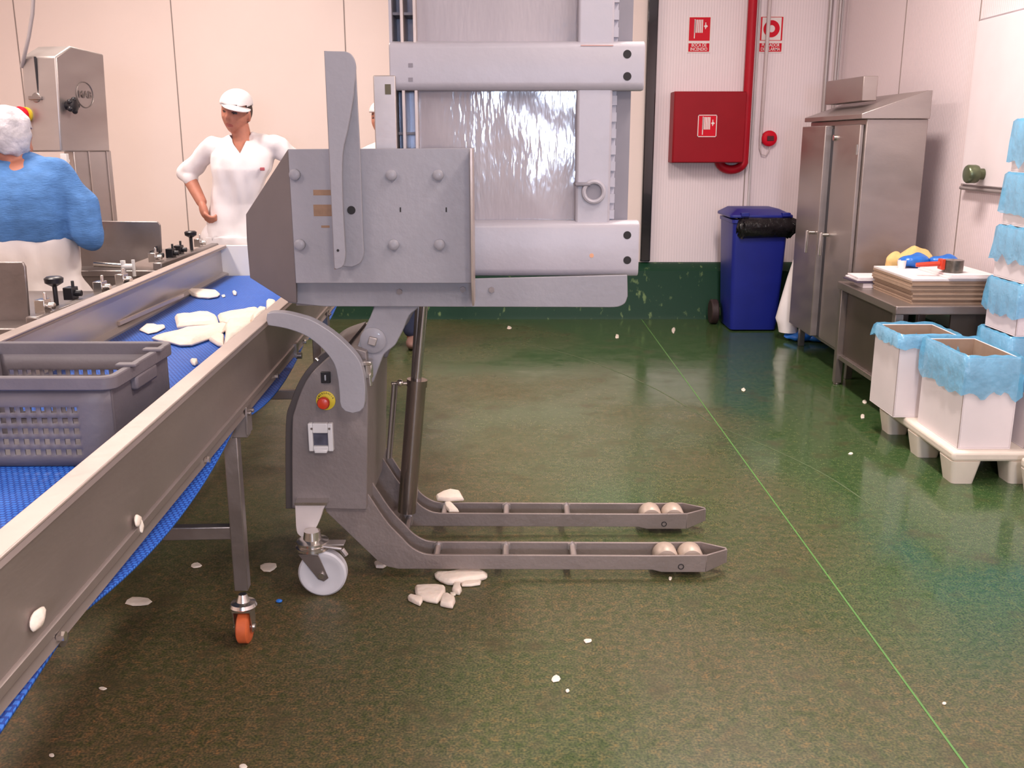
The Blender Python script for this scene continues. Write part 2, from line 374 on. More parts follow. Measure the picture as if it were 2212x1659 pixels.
# ============================================================ hatch on the right wall
h0 = atx(2080, 398, XR-.03); h1 = atx(2110, 48, XR-.03)
hy1, hz0, hz1 = h0.y, h0.z, h1.z; hy0 = hy1-1.35
t = struct(thing('door_1', (XR-.02, (hy0+hy1)/2, hz0), 'white sliding hatch panel in the right wall', 'hatch')); del t['category']
obj('hatch_panel', MB().bb(XR-.045, XR-.001, hy0, hy1, hz0, hz1), mat('hatch_white', (.82, .74, .77), .45, 0, .02), t, bevel=.006)
obj('hatch_seal', MB().bb(XR-.03, XR-.001, hy0-.012, hy1+.012, hz0-.012, hz1+.012), mat('seal_grey', (.35, .30, .32), .6), t, bevel=.004)
kc = atx(2110, 376, XR-.08)
obj('knob', MB().lathe((XR-.045, kc.y, kc.z), (-1, 0, 0), [(.03, 0), (.03, .03), (.046, .034), (.05, .045), (.05, .085), (.044, .093), (0.02, .096)]), knobg, t, label='round dark green and chrome hatch knob')
obj('rail', MB().tube([(XR-.03, hy0-.1, hz0-.02), (XR-.03, hy1+.02, hz0-.02)], .011), mat('rail_grey', (.45, .40, .40), .4, .5), t)
# conduits in the corner
for i, (px, r) in enumerate(((1836, .018), (1849, .014))):
    p = at(px, 60, YB-.05-.02*i)
    tag(obj('conduit', MB().cyl((XR-.06-.0*i-.05*(1-i), YB-.06-.08*i, .47), (XR-.06-.05*(1-i), YB-.06-.08*i, ZC), r), mat('conduit_grey', (.42, .37, .37), .4, .4)), ['thicker grey conduit in the room corner', 'thinner grey conduit beside the one in the room corner'][i], 'conduit')

# ============================================================ FIRE SIGNS AND CABINET
def hose_symbol(mb, O, u, v, w, h):
    """white hose reel pictogram: O lower left, u right, v up"""
    def q(a, b, c, d, off=.0012):
        pts = [O+u*(a*w)+v*(b*h), O+u*(c*w)+v*(b*h), O+u*(c*w)+v*(d*h), O+u*(a*w)+v*(d*h)]
        n = u.cross(v)*off; mb.prism(pts, n)
    for i in range(5): q(.26+i*.083, .34, .26+i*.083+.058, .90)
    q(.24, .10, .285, .92)
    q(.70, .60, .88, .64); q(.76, .50, .80, .78)
    c = O+u*(.79*w)+v*(.62*h)
    mb.cyl(c, c+u.cross(v)*.0013, .07*w, n=12)
U, V = Vector((1, 0, 0)), Vector((0, 0, 1))
def sign(px0, py0, px1, py1, lines, kind, label):
    Y = YB-.006; a = at(px0, py1, Y); b = at(px1, py1, Y); c = at(px0, py0, Y); x0, z0 = a.x, a.z; W = b.x-a.x; H = c.z-a.z
    t = thing('fire_sign', (x0+W/2, Y, z0), label, 'sign')
    obj('backing', MB().bb(x0, x0+W, YB-.006, YB, z0, z0+H), white, t)
    P = MB(); yy = YB-.0075
    P.bb(x0+W*.05, x0+W*.95, yy, YB-.006, z0+H*.03, z0+H*.26)
    if kind == 'hose': P.bb(x0+W*.05, x0+W*.95, yy, YB-.006, z0+H*.33, z0+H*.97)
    else:
        P.bb(x0+W*.05, x0+W*.11, yy, YB-.006, z0+H*.33, z0+H*.97); P.bb(x0+W*.89, x0+W*.95, yy, YB-.006, z0+H*.33, z0+H*.97)
        P.bb(x0+W*.11, x0+W*.89, yy, YB-.006, z0+H*.33, z0+H*.345); P.bb(x0+W*.11, x0+W*.89, yy, YB-.006, z0+H*.955, z0+H*.97)
        P.lathe((x0+W*.5, YB-.006, z0+H*.65), (0, -1, 0), [(W*.33, 0), (W*.33, .0015), (W*.14, .0015), (W*.14, 0)])
    obj('red_field', P, signred, t)
    S = MB()
    if kind == 'hose': hose_symbol(S, Vector((x0+W*.05, yy, z0+H*.33)), U, V, W*.9, H*.64)
    else: S.cyl((x0+W*.5, YB-.006, z0+H*.65), (x0+W*.5, YB-.009, z0+H*.65), W*.12)
    obj('symbol', S, white, t)
    T = MB()
    for i, s in enumerate(lines):
        M = Matrix.Translation((x0+W*.5, yy-.0006, z0+H*(.205-.11*i))) @ Matrix.Rotation(math.pi/2, 4, 'X') @ Matrix.Scale(.82, 4, (1, 0, 0))
        add_mesh(T, text_mesh(s, H*.125, M))
    obj('lettering', T, white, t)
sign(1484, 35, 1534, 114, ['BOCA DE', 'INCENDIO'], 'hose', 'red and white fire hose sign with white hose symbol above the red cabinet')
sign(1637, 34, 1690, 114, ['PULSADOR', 'DE ALARMA'], 'ring', 'white fire alarm sign with red ring, right of the red pipe')
# hose cabinet
Yc = YB-.22
a = at(1452, 352, Yc); b = at(1606, 352, Yc); c = at(1452, 197, Yc)
t = thing('fire_hose_cabinet', ((a.x+b.x)/2, YB-.1, a.z), 'red metal fire hose cabinet hung on the ribbed back wall', 'cabinet')
obj('body', MB().bb(a.x, b.x, Yc+.02, YB-.001, a.z, c.z), boxred, t, bevel=.006)
obj('door', MB().bb(a.x+.004, b.x-.004, Yc, Yc+.018, a.z+.004, c.z-.004), boxred, t, bevel=.006)
a2 = at(1506, 296, Yc); b2 = at(1547, 296, Yc); c2 = at(1506, 248, Yc)
lb = obj('symbol_plate', MB().bb(a2.x, b2.x, Yc-.002, Yc, a2.z, c2.z), signred, t)
S = MB(); hose_symbol(S, Vector((a2.x, Yc-.002, a2.z)), U, V, b2.x-a2.x, c2.z-a2.z)
W_, H_ = b2.x-a2.x, c2.z-a2.z
for q in ((0, W_, 0, .006), (0, W_, H_-.006, H_), (0, .006, 0, H_), (W_-.006, W_, 0, H_)): S.bb(a2.x+q[0], a2.x+q[1], Yc-.003, Yc-.001, a2.z+q[2], a2.z+q[3])
obj('hose_symbol', S, white, lb)
# red supply pipe
Yp = YB-.07
top = at(1625, -60, Yp); e1 = at(1604, 330, Yp)
xp = at(1621, 100, Yp).x
zb = at(1590, 372, Yp).z
path = [(xp, Yp, ZC-.001), (xp, Yp, at(1600, 345, Yp).z)]
cx = xp-.10; zc = at(1600, 345, Yp).z
for k in range(1, 13):
    an = math.pi*k/12; path.append((cx+.105*math.cos(an), Yp, zc-.08*math.sin(an)))
path.append((cx-.105, Yp, zc+.03))
tag(obj('water_pipe', MB().tube(path, .036, 16), pipered), 'red water pipe running down the wall and hooking under the hose cabinet', 'pipe')
# conduits beside it
xg = at(1630, 180, YB-.02).x+.006
tag(obj('conduit', MB().cyl((xg, YB-.02, .47), (xg, YB-.02, ZC), .012), mat('conduit_pale', (.60, .55, .56), .4)), 'thin pale conduit right beside the red pipe', 'conduit')
pa, pb = at(1664, -10, YB-.035), at(1643, 300, YB-.025)
pth = [Vector((pa.x+.012, YB-.035, ZC-.001)), pa, pb]
for (x, y) in ((1641, 320), (1645, 334), (1654, 336), (1661, 326), (1663, 312)): pth.append(at(x, y, YB-.03))
tag(obj('alarm_cable', MB().tube(pth, [.016, .016, .014, .006, .005, .005, .005, .005], 10), mat('cable_pale', (.66, .56, .56), .5)), 'pale cable conduit crossing the alarm sign and looping under the red alarm button', 'cable')
pc = at(1663, 299, YB-.06)
t = thing('fire_alarm_button', (pc.x, YB, pc.z-.07), 'round red fire alarm button on the back wall', 'alarm')
obj('body', MB().lathe((pc.x, YB, pc.z), (0, -1, 0), [(.055, 0), (.062, .02), (.062, .05), (.052, .06), (.03, .062)]), signred, t)
obj('push_plate', MB().box((pc.x+.005, YB-.063, pc.z), (.055, .008, .04)), mat('dark_red', (.10, .01, .015), .4), t, bevel=.003)

# ============================================================ WHEELIE BIN
bx0, bx1, by0, by1 = 1.67, 2.10, 7.45, 7.93
t = thing('wheelie_bin', ((bx0+bx1)/2, (by0+by1)/2, 0), 'tall blue wheeled bin with black bag over its rim', 'bin')
def rect(x0, x1, y0, y1, z, r=.03, n=4):
    P = []
    for (cx_, cy_, a0) in ((x1-r, y0+r, -90), (x1-r, y1-r, 0), (x0+r, y1-r, 90), (x0+r, y0+r, 180)):
        for i in range(n+1):
            an = math.radians(a0+90*i/n); P.append(Vector((cx_+r*math.cos(an), cy_+r*math.sin(an), z)))
    return P
obj('body', MB().loft([rect(bx0+.045, bx1-.03, by0+.06, by1-.05, .012), rect(bx0+.035, bx1-.02, by0+.045, by1-.03, .12), rect(bx0+.01, bx1, by0, by1, .84), rect(bx0, bx1+.01, by0-.01, by1, .845), rect(bx0, bx1+.01, by0-.01, by1, .87)]), binblue, t, smooth=50)
lid = MB(); lid.loft([rect(bx0-.02, bx1+.03, by0-.02, by1, .885), rect(bx0-.02, bx1+.03, by0-.02, by1, .905), rect(bx0+.05, bx1-.05, by0+.08, by1-.03, .945)])
for x in (bx0+.09, bx1-.03): lid.bb(x-.03, x+.03, by0-.04, by0+.02, .895, .925)
obj('lid', lid, binblue, t, bevel=.006, label='blue lid with two small tabs')
bg = MB(); rings = []
rr = random.Random(3)
for i, (z, o_) in enumerate(((.885, .012), (.875, .05), (.83, .075), (.79, .065), (.755, .035), (.74, .02))):
    R = rect(bx0+.05-o_*.2, bx1+o_, by0-o_, by1-.02, z, .05, 8)
    rings.append([p+Vector((rr.uniform(-.012, .012), rr.uniform(-.012, .012), rr.uniform(-.014, .014))) for p in R])
bg.loft(rings, cap=False)
obj('bin_bag', bg, bag, t, smooth=60)
for s in (bx0-.035, bx1+.0): obj('wheel', MB().cyl((s-.02, by1-.09, .1), (s+.04, by1-.09, .1), .1), mat('wheel_dark', (.03, .014, .014), .6), t, bevel=.01)

# ============================================================ TALL CABINET
X0, X1, Y0, Y1, ZT, ZW = 2.06, 2.44, 5.90, 7.0, 1.575, 1.735
t = thing('steel_cabinet', ((X0+X1)/2, (Y0+Y1)/2, 0), 'tall stainless steel cabinet with sloping roof against the right wall', 'cabinet')
L0 = .14
obj('body', MB().prism([Vector((X0+.02, Y0, L0)), Vector((X1, Y0, L0)), Vector((X1, Y0, ZT)), Vector((X0+.02, Y0, ZT))], (0, Y1-Y0, 0)), cabm, t, bevel=.004)
r_ = MB(); r_.prism([Vector((X0-.02, Y0-.02, ZT+.001)), Vector((X1+.0, Y0-.02, ZT+.001)), Vector((X1, Y0-.02, ZW)), Vector((X1-.03, Y0-.02, ZW)), Vector((X0-.02, Y0-.02, ZT+.03))], (0, Y1-Y0+.04, 0))
obj('sloping_roof', r_, cabm, t, bevel=.003)
ym = (Y0+Y1)/2
for (a, b) in ((Y0+.03, ym-.05), (ym+.012, Y1-.03)):
    near = a < ym-.1
    d_ = obj('door', MB().bb(X0-.006 if near else X0-.045, X0+.018, a, b, L0+.03, ZT-.03), cabm, t, bevel=.004)
    hy = ym-.10 if near else ym+.07; hx = X0-.006 if near else X0-.045
    hh = MB(); hh.cyl((hx, hy, .86), (hx-.05, hy, .86), .012); hh.box((hx-.05, hy, .80), (.016, .026, .15))
    obj('handle', hh, chrome, d_, bevel=.003)
    for z in (.35, 1.4): obj('hinge', MB().cyl((X0-.008, a+.015 if near else b-.015, z-.03), (X0-.008, a+.015 if near else b-.015, z+.03), .01), steeld, d_)
obj('door_gap_shade', MB().bb(X0-.002, X0+.012, ym-.049, ym+.011, L0+.03, ZT-.05), black, t)  # black strip standing in for the shade inside the open door gap
for x in (X0+.05, X1-.04):
    for y in (Y0+.04, Y1-.04): obj('leg', MB().bb(x-.02, x+.02, y-.02, y+.02, 0, L0), steeld, t, bevel=.003)
obj('lock', MB().cyl((X0-.02, ym-.085, 1.47), (X0-.006, ym-.085, 1.47), .018), chrome, t)
# tray standing on top of the cabinet
p0 = atx(1785, 245, 2.20)
tr = MB(); tr.prism([Vector((2.15, 6.22, 1.69)), Vector((2.15, 6.95, 1.69)), Vector((2.15, 6.95, 1.845)), Vector((2.15, 6.22, 1.835))], (.09, 0, 0))
tag(obj('steel_tray', tr, cabm, bevel=.004), 'flat stainless steel tray standing on edge on the cabinet roof', 'tray')

# leaning white sheet + blue bag left of the cabinet
ws = MB(); rings = []
for (py, xa_, xb_) in ((545, 1722, 1728), (600, 1703, 1722), (650, 1688, 1719), (688, 1677, 1717), (700, 1681, 1718), (718, 1684, 1721)):
    Yw = 7.15; A = at(xa_, py, Yw); B = at(xb_, py, Yw+.05); r = []
    B.z = A.z
    n = 14
    for i in range(n):
        an = 2*math.pi*i/n; c_ = (A+B)/2; hx = (B.x-A.x)/2
        r.append(Vector((c_.x+hx*math.cos(an), c_.y+.07*math.sin(an)*(.4+.6*(py-540)/180), c_.z)))
    rings.append(r)
ws.loft(rings)
tag(obj('rolled_sheet', ws, clothw, smooth=60), 'rolled white plastic sheet leaning against the cabinet, behind its door', 'sheet')
pb_ = atz(1712, 722, .03)
bl = MB(); bl.sph((pb_.x+.04, pb_.y-.08, .035), (.12, .10, .035)); bl.sph((pb_.x+.16, pb_.y-.12, .03), (.09, .08, .03))
for v in bl.b.verts: v.co += noise.noise_vector(v.co*18)*.014; v.co.z = max(v.co.z, .001)
tag(obj('plastic_bag', bl, blueb), 'crumpled blue plastic bag on the floor under the white sheet', 'bag')

# ============================================================ TABLE AND THINGS ON IT
TX0, TX1, TY0, TY1, TZ = 1.965, 2.50, 4.92, 5.84, .63
t = thing('steel_table', ((TX0+TX1)/2, (TY0+TY1)/2, 0), 'low dark stainless table in front of the tall cabinet', 'table')
obj('tabletop', MB().bb(TX0, TX1, TY0, TY1, TZ-.045, TZ), tabm, t, bevel=.005)
for x in (TX0+.03, TX1-.03):
    for y in (TY0+.04, TY1-.04):
        l_ = MB(); l_.bb(x-.022, x+.022, y-.022, y+.022, .012, TZ-.045); l_.cyl((x, y, 0), (x, y, .012), .02)
        obj('leg', l_, tabm, t, bevel=.003)
obj('shelf', MB().bb(TX0+.02, TX1-.01, TY0+.05, TY1-.05, .16, .19), tabm, t, bevel=.003)
obj('side_panel', MB().bb(TX0+.045, TX0+.06, TY0+.07, TY1-.07, .19, TZ-.045), mat('panel_brown', (.11, .085, .07), .4, .5), t)
obj('back_panel', MB().bb(TX0+.30, TX1-.06, TY0+.03, TY0+.045, .19, TZ-.045), mat('panel_brown', (.11, .085, .07), .4, .5), t)
# stack of flat cartons: each carton is a thing
sx0, sx1, sy0, sy1 = 2.06, 2.475, 4.97, 5.52
z = TZ
NC = 11
first = None
for i in range(NC):
    h = .0115; dx = rr.uniform(-.005, .005)+(.0 if i < 6 else -.008); dy = rr.uniform(-.008, .008)
    m_ = MB(); m_.bb(sx0+dx, sx1+dx, sy0+dy, sy1+dy, z, z+h); o = obj('flat_carton', m_, card if i < NC-1 else cardw, bevel=.001)
    lab = 'flattened brown cardboard carton within the stack on the steel table' if i < NC-1 else 'flat white carton, topmost of the stack on the steel table'
    tag(o, lab, 'carton', 'flat cartons stacked on the table'); z += h+.0006
st_top = z
for i in range(2):
    m_ = MB(); m_.bb(2.24+.01*i, 2.485, 4.955+.01*i, 5.36, z, z+.010)
    tag(obj('carton_lid', m_, cardw, bevel=.001), ['lower white carton lid lying on the carton stack', 'upper white carton lid lying on the carton stack'][i], 'lid', 'white lids on the carton stack'); z += .0105
# papers / notebook pile
pz = TZ
for i, (x0_, x1_, y0_, y1_, h, m2, lb_) in enumerate(((1.985, 2.06, 5.56, 5.72, .028, boxw, 'small white box under the papers on the table'),)):
    tag(obj('small_box', MB().bb(x0_+.03, x1_+.05, y0_-.01, y1_-.02, TZ, TZ+.028), boxw, bevel=.002), lb_, 'box')
for i in range(3):
    zz = TZ+.030+.011*i
    tag(obj('paper_pad', MB().box((2.085+.004*i, 5.645, zz+.005), (.235-.01*i, .20, .009), .06-.05*i), [mat('pad_dark', (.08, .06, .10), .5), paper, paper][i], bevel=.001),
        ['dark purple folder at the bottom of the paper pile on the table', 'middle white pad in the paper pile on the table', 'topmost white pad of the paper pile on the table'][i], 'paper', 'paper pile on the table')
# tape dispenser with red handle
pt = at(2060, 592, 5.06); tz = z
t = thing('tape_dispenser', (pt.x, 5.06, tz), 'red handled tape dispenser with dark roll on the carton stack', 'dispenser')
obj('tape_roll', MB().lathe((pt.x, 5.08, tz+.002), (0, 0, 1), [(.028, 0), (.052, 0), (.052, .062), (.028, .062)]), mat('tape_dark', (.16, .14, .12), .2, .5, .4, 30), t)
ph = at(1978, 577, 5.10)
obj('handle', MB().tube([(ph.x, 5.10, tz+.035), (ph.x+.06, 5.09, tz+.040), (pt.x-.055, 5.08, tz+.045)], [.011, .013, .013]), redb, t)
obj('bracket', MB().box((pt.x-.06, 5.08, tz+.042), (.022, .05, .055)), redb, t, bevel=.004)
# blue gloves and yellow cloth, cup
def lump(name, parts, m, amp, label, cat, sc_=14, zmin=None):
    mb_ = MB()
    for c_, r_2 in parts: mb_.sph(c_, r_2, 24)
    for v in mb_.b.verts:
        v.co += noise.noise_vector(v.co*sc_)*amp
        if zmin is not None: v.co.z = max(v.co.z, zmin)
    return tag(obj(name, mb_, m, smooth=80), label, cat)
g0 = at(2000, 552, 5.42)
lump('glove_bundle', [((2.245, 5.44, st_top+.038), (.085, .06, .042))], blueb, .02, 'left bundle of blue plastic gloves on the carton stack', 'gloves', zmin=st_top+.001)
lump('glove_bundle', [((2.41, 5.43, st_top+.036), (.085, .06, .040))], blueb, .02, 'right bundle of blue plastic gloves on the carton stack', 'gloves', zmin=st_top+.001)
lump('yellow_cloth', [((2.335, 5.63, TZ+.145), (.10, .06, .085)), ((2.23, 5.66, TZ+.12), (.05, .04, .07)), ((2.31, 5.65, TZ+.05), (.12, .07, .06))], yelc, .02, 'pale yellow cloth heaped behind the blue gloves', 'cloth', zmin=TZ+.001)
tag(obj('plastic_cup', MB().lathe((2.165, 5.40, st_top), (0, 0, 1), [(.020, 0), (.024, .045), (.022, .045), (.018, .004)]), white), 'small white plastic cup on the carton stack, left of the gloves', 'cup')

# ============================================================ PALLET AND LINED BOXES
t = thing('plastic_pallet', (2.2, 4.42, 0), 'cream plastic pallet on moulded feet under the lined boxes', 'pallet')
px0, px1, py0, py1 = 1.90, 2.58, 3.99, 4.86
obj('deck', MB().bb(px0, px1, py0, py1, .105, .15), cream, t, bevel=.014, seg=3)
def foot(x, y, w_, d_):
    m_ = MB(); a = rect(x-w_/2+.012, x+w_/2-.012, y-d_/2+.012, y+d_/2-.012, 0, .018); b_ = rect(x-w_/2-.005, x+w_/2+.005, y-d_/2-.005, y+d_/2+.005, .106, .018); m_.loft([a, b_]); return m_
for x in (px0+.065, 2.215, px1-.065):
    for y in (py0+.07, 4.42, py1-.07): obj('foot', foot(x, y, .12, .13), cream, t, smooth=50)
# a second pallet beyond the frame edge
t = thing('plastic_pallet', (2.35, 3.75, 0), 'cream plastic pallet at the right edge, in front of the lined boxes', 'pallet')
def liner(mb, x0, x1, y0, y1, zt, drop, seed, flare=.016):
    R = random.Random(seed); n = 14; P = []
    base = []
    for i in range(4*n):
        s_, f_ = divmod(i, n); f_ /= n
        if s_ == 0: p = (x0+(x1-x0)*f_, y0)
        elif s_ == 1: p = (x1, y0+(y1-y0)*f_)
        elif s_ == 2: p = (x1-(x1-x0)*f_, y1)
        else: p = (x0, y1-(y1-y0)*f_)
        base.append(p)
    cxm, cym = (x0+x1)/2, (y0+y1)/2
    def ring(off, z_, amp, zamp):
        out = []
        for i, (x, y) in enumerate(base):
            nx_, ny_ = (x-cxm)/(x1-x0)*2, (y-cym)/(y1-y0)*2
            k_ = noise.noise(Vector((i*.9, z_*9, seed)))*amp
            sx_ = 1 if nx_ > .98 else (-1 if nx_ < -.98 else 0); sy_ = 1 if ny_ > .98 else (-1 if ny_ < -.98 else 0)
            o2 = off+k_ if off > 0 else off-abs(k_)
            out.append(Vector((x+sx_*o2, y+sy_*o2, z_+noise.noise(Vector((i*.35, seed, 2)))*zamp)))
        return out
    mb.loft([ring(-.008, zt-.16, .006, 0), ring(-.006, zt-.02, .004, 0), ring(.0, zt+.012, .004, .01), ring(.010, zt, .004, .008), ring(flare, zt-drop*.5, .010, .01), ring(flare*1.3, zt-drop, .012, .05)], cap=False)
def lined_box(name, x0, x1, y0, y1, z0, z1, drop, label, seed, opened=True, group=None, rz=0):
    t = thing(name, ((x0+x1)/2, (y0+y1)/2, z0), label, 'box', group)
    wth = .006; m_ = MB()
    m_.bb(x0, x1, y0, y1, z0, z0+wth)
    m_.bb(x0, x0+wth, y0, y1, z0+wth, z1); m_.bb(x1-wth, x1, y0, y1, z0+wth, z1)
    m_.bb(x0+wth, x1-wth, y0, y0+wth, z0+wth, z1); m_.bb(x0+wth, x1-wth, y1-wth, y1, z0+wth, z1)
    obj('carton', m_, boxw, t, bevel=.002)
    mi = MB(); g = .0072
    mi.bb(x0+g, x1-g, y0+g, y0+g+.001, z0+.02, z1-.002); mi.bb(x0+g, x1-g, y1-g-.001, y1-g, z0+.02, z1-.002)
    mi.bb(x0+g, x0+g+.001, y0+g, y1-g, z0+.02, z1-.002); mi.bb(x1-g-.001, x1-g, y0+g, y1-g, z0+.02, z1-.002)
    obj('inner_lining', mi, card, t)
    mb_ = MB(); liner(mb_, x0, x1, y0, y1, z1, drop, seed)
    obj('liner', mb_, film, t, smooth=70, label='translucent blue plastic liner folded over the rim')
    e = MB(); e.bb(x0-.0015, x0+.0005, y0-.0015, y0+.0012, z0+.005, z1-.03)
    obj('edge_seam', e, seam, t)
    return t
lined_box('lined_box', 1.935, 2.165, 4.03, 4.46, .15, .555, .16, 'white box with blue liner at the front corner of the pallet', 11)
lined_box('lined_box', 1.845, 2.13, 4.53, 4.85, .15, .550, .05, 'white box with narrow blue liner behind the front one on the pallet', 12)
lined_box('lined_box', 2.225, 2.50, 4.03, 4.40, .15, .45, .05, 'white box at the right edge beside the front lined box', 13)
names = ['lowest', 'second lowest', 'middle', 'second highest', 'topmost']
for i, (za, zb__) in enumerate(((.15, .555), (.565, .80), (.81, 1.05), (1.06, 1.295), (1.305, 1.54))):
    xx0 = 2.352+(-.03, -.012, .0, .012, .024)[i]
    lined_box('lined_box', xx0, 2.61, 4.44, 4.74, za, zb__, (.18, .15, .15, .18, .19)[i], 'white box with blue liner, %s in the tall stack' % names[i], 20+i, group='stacked lined boxes')
obj('deck', MB().bb(2.16, 2.62-.13, 3.50, 3.93, .105, .15), cream, t, bevel=.014, seg=3)
for x in (2.225, 2.43):
    for y in (3.57, 3.86): obj('foot', foot(x, y, .12, .13), cream, t, smooth=50)

# ============================================================ CONVEYOR
TH = math.atan(.0415); cD = Vector((-math.sin(TH), math.cos(TH), 0)); cN = Vector((-math.cos(TH), -math.sin(TH), 0))  # along, across to the left
cO = Vector((-.640, 0, 0))
def cv(s, a, z): return cO+cD*s+cN*a+Vector((0, 0, z))      # s along, a across from near outer face
S0, S1, WD, ZR, ZBt = .25, 5.28, .72, .90, .75
t = conv = thing('conveyor', cv(2.7, WD/2, 0), 'long stainless conveyor with blue modular belt', 'conveyor')
def rail(a_out, sgn):
    """C shaped rail; sgn +1 material goes to larger a"""
    m_ = MB(); pr = [(0, .715), (0, .885), (-.004*sgn, .893), (.0, .902), (.040, .902), (.044, .896), (.044, .893), (.006, .884), (.006, .722), (.03, .716), (.03, .705), (-.004, .705)]
    pts = [cv(S0, a_out+sgn*a if True else 0, z) for a, z in pr]; m_.prism(pts, cD*(S1-S0)); return m_
obj('side_rail', rail(0, 1), [railm], t, label='near stainless side rail')
obj('side_rail', rail(WD, -1), [railm], t, label='far stainless side rail')
for a_, sg in ((0, 1), (WD, -1)):
    m_ = MB(); m_.prism([cv(S0, a_+sg*a, z) for a, z in ((-.003, .902), (.044, .902), (.044, .908), (-.003, .908))], cD*(S1-S0)); obj('rail_edge', m_, railtop, t, bevel=.002)
m_ = MB(); m_.prism([cv(S0, a, z) for a, z in ((-.002, .724), (-.006, .727), (-.006, .742), (-.002, .745), (.004, .745), (.004, .724))], cD*(S1-S0)); obj('rail_lip', m_, railm, t)
# inner guide plates
m_ = MB(); m_.prism([cv(S0, a, z) for a, z in ((WD-.045, .74), (WD-.007, .74), (WD-.007, .90), (WD-.012, .90), (WD-.014, .765), (WD-.045, .757))], cD*(S1-S0)); obj('inner_guard', m_, steel, t)
# belt top, oriented with its own empty-free rotation: mesh coordinates in a rotated frame
def belt_piece(name, prof, a0, a1, parent):
    me = bpy.data.meshes.new(name); b = bmesh.new(); rows = []
    for (s, z) in prof: rows.append([b.verts.new((a, s, z)) for a in (a0, a1)])
    for p, q in zip(rows, rows[1:]): b.faces.new((p[0], p[1], q[1], q[0]))
    b.to_mesh(me); b.free(); me.materials.append(belt); o = bpy.data.objects.new(name, me); sc.collection.objects.link(o)
    o.parent = parent; o.location = cO-origin_of(parent); o.rotation_euler = (0, 0, TH)
    for p in me.polygons: p.use_smooth = True
    sd = o.modifiers.new('solid', 'SOLIDIFY'); sd.thickness = .006; sd.offset = 0
    return o
prof = []
SE = 5.22
for k_ in range(9):
    an = math.pi/2-math.pi*k_/8; prof.append((SE+.05*math.cos(an), ZBt-.053+.05*math.sin(an)))
full = [(S0-.02, ZBt-.003)]+[(s, ZBt-.003) for s in (1, 2, 3, 4, 5)]+prof
s = SE; n_s = 96
sup = [SE, 4.75, 3.72, 2.58, 1.44, S0-.3]
ret = []
for a_, b_ in zip(sup, sup[1:]):
    for k_ in range(1, 17):
        f_ = k_/16; ss = a_+(b_-a_)*f_
        if ss < S0: break
        sag = .056*min(1, abs(b_-a_)/1.14)**2*4*f_*(1-f_); ret.append((ss, .700-.0-sag))
full += [(SE, .647+.0)]+ret if False else ret
belt_piece('belt', full, -WD+.047, -.010, conv)
for s_ in (4.75, 3.72, 2.58, 1.44):
    obj('return_roller', MB().cyl(cv(s_, .03, .672), cv(s_, WD-.03, .672), .022), steeld, conv)
obj('end_roller', MB().cyl(cv(SE, .02, ZBt-.053), cv(SE, WD-.02, ZBt-.053), .044), steeld, conv)
# end plate
obj('end_plate', MB().prism([cv(5.285, .04, .70), cv(5.285, WD-.0, .70), cv(5.285, WD-.0, .905), cv(5.285, .04, .905)], cD*.02), plasw, conv, bevel=.003, label='white plastic end plate')
# legs
def caster(parent, c, r, wth, wm, plate=True, hub=chrome, axis=(1, 0, 0)):
    ax = Vector(axis).normalized(); side = Vector((-ax.y, ax.x, 0))
    w_ = obj('wheel', MB().lathe(c-ax*wth/2, ax, [(r*.35, 0), (r*.55, -.002), (r*.9, .001), (r, .005), (r, wth-.005), (r*.9, wth-.001), (r*.55, wth+.002), (r*.35, wth)]), wm, parent)
    fk = MB()
    for sg in (-1, 1):
        q = c+ax*sg*(wth/2+.006); e_ = [q-side*.014-Vector((0, 0, .012)), q+side*.014-Vector((0, 0, .012)), q+side*.028+Vector((0, 0, r+.012)), q-side*.028+Vector((0, 0, r+.012))]
        fk.prism(e_, ax*sg*.003)
    fk.box(c+Vector((0, 0, r+.012)), (wth+.02, .06, .006), math.atan2(ax.y, ax.x)); fk.cyl(c-ax*(wth/2+.014), c+ax*(wth/2+.014), .008, n=12)
    f2 = obj('fork', fk, chrome, parent)
    obj('swivel_plate', MB().lathe(c+Vector((0, 0, r+.016)), (0, 0, 1), [(.036, 0), (.040, .004), (.036, .014), (.02, .018), (.012, .04)]), chrome, parent)
    return w_
for s_ in (.95, 2.64, 4.22):
    for a_, inner in ((.045, 0), (WD-.045, 1)):
        p = cv(s_, a_, 0); lg = MB()
        lg.box((p.x, p.y, .44), (.040, .040, .54), TH); 
        l_ = obj('leg', lg, steeld, conv, bevel=.003)
        cst = caster(l_, Vector((p.x, p.y-.005, .049)), .049, .036, orange if not inner else nylon)
        bk = MB(); sgn = -1 if not inner else 1
        q = cv(s_, (-.006 if not inner else WD+.006), .69); bk.box((q.x, q.y, .69), (.006, .055, .08), TH); 
        for dy in (-.015, .015): bk.cyl(q+Vector((0, dy, .02)), q+Vector((.012*(1 if not inner else -1), dy, .02)), .006, n=10)
        obj('bracket', bk, steeld, l_, bevel=.001)
        bb_ = cv(s_, (.02 if not inner else WD-.02), .69); obj('mount', MB().box((bb_.x, bb_.y, .675), (.05, .045, .07), TH), steeld, l_, bevel=.002)
    a, b = cv(s_, .06, .35), cv(s_, WD-.06, .35); mid_ = (a+b)/2
    obj('cross_brace', MB().box((mid_.x, mid_.y, .35), (WD-.12, .03, .04), TH), steeld, conv, bevel=.003)
for s_ in (1.35, 2.2, 3.05, 3.6):     # rail bolts
    q = cv(s_, -.001, .715); m_ = MB(); m_.cyl(q, q-cN*.012, .008, n=6); obj('bolt', m_, chrome, conv)
for (px, py) in ((478, 938), (640, 768)):
    q = atx(px, py, -.775); obj('roller_bearing', MB().cyl(q, q+Vector((.02, 0, 0)), .012, n=10).box(q+Vector((.0, 0, .02)), (.012, .03, .05)), steeld, conv)
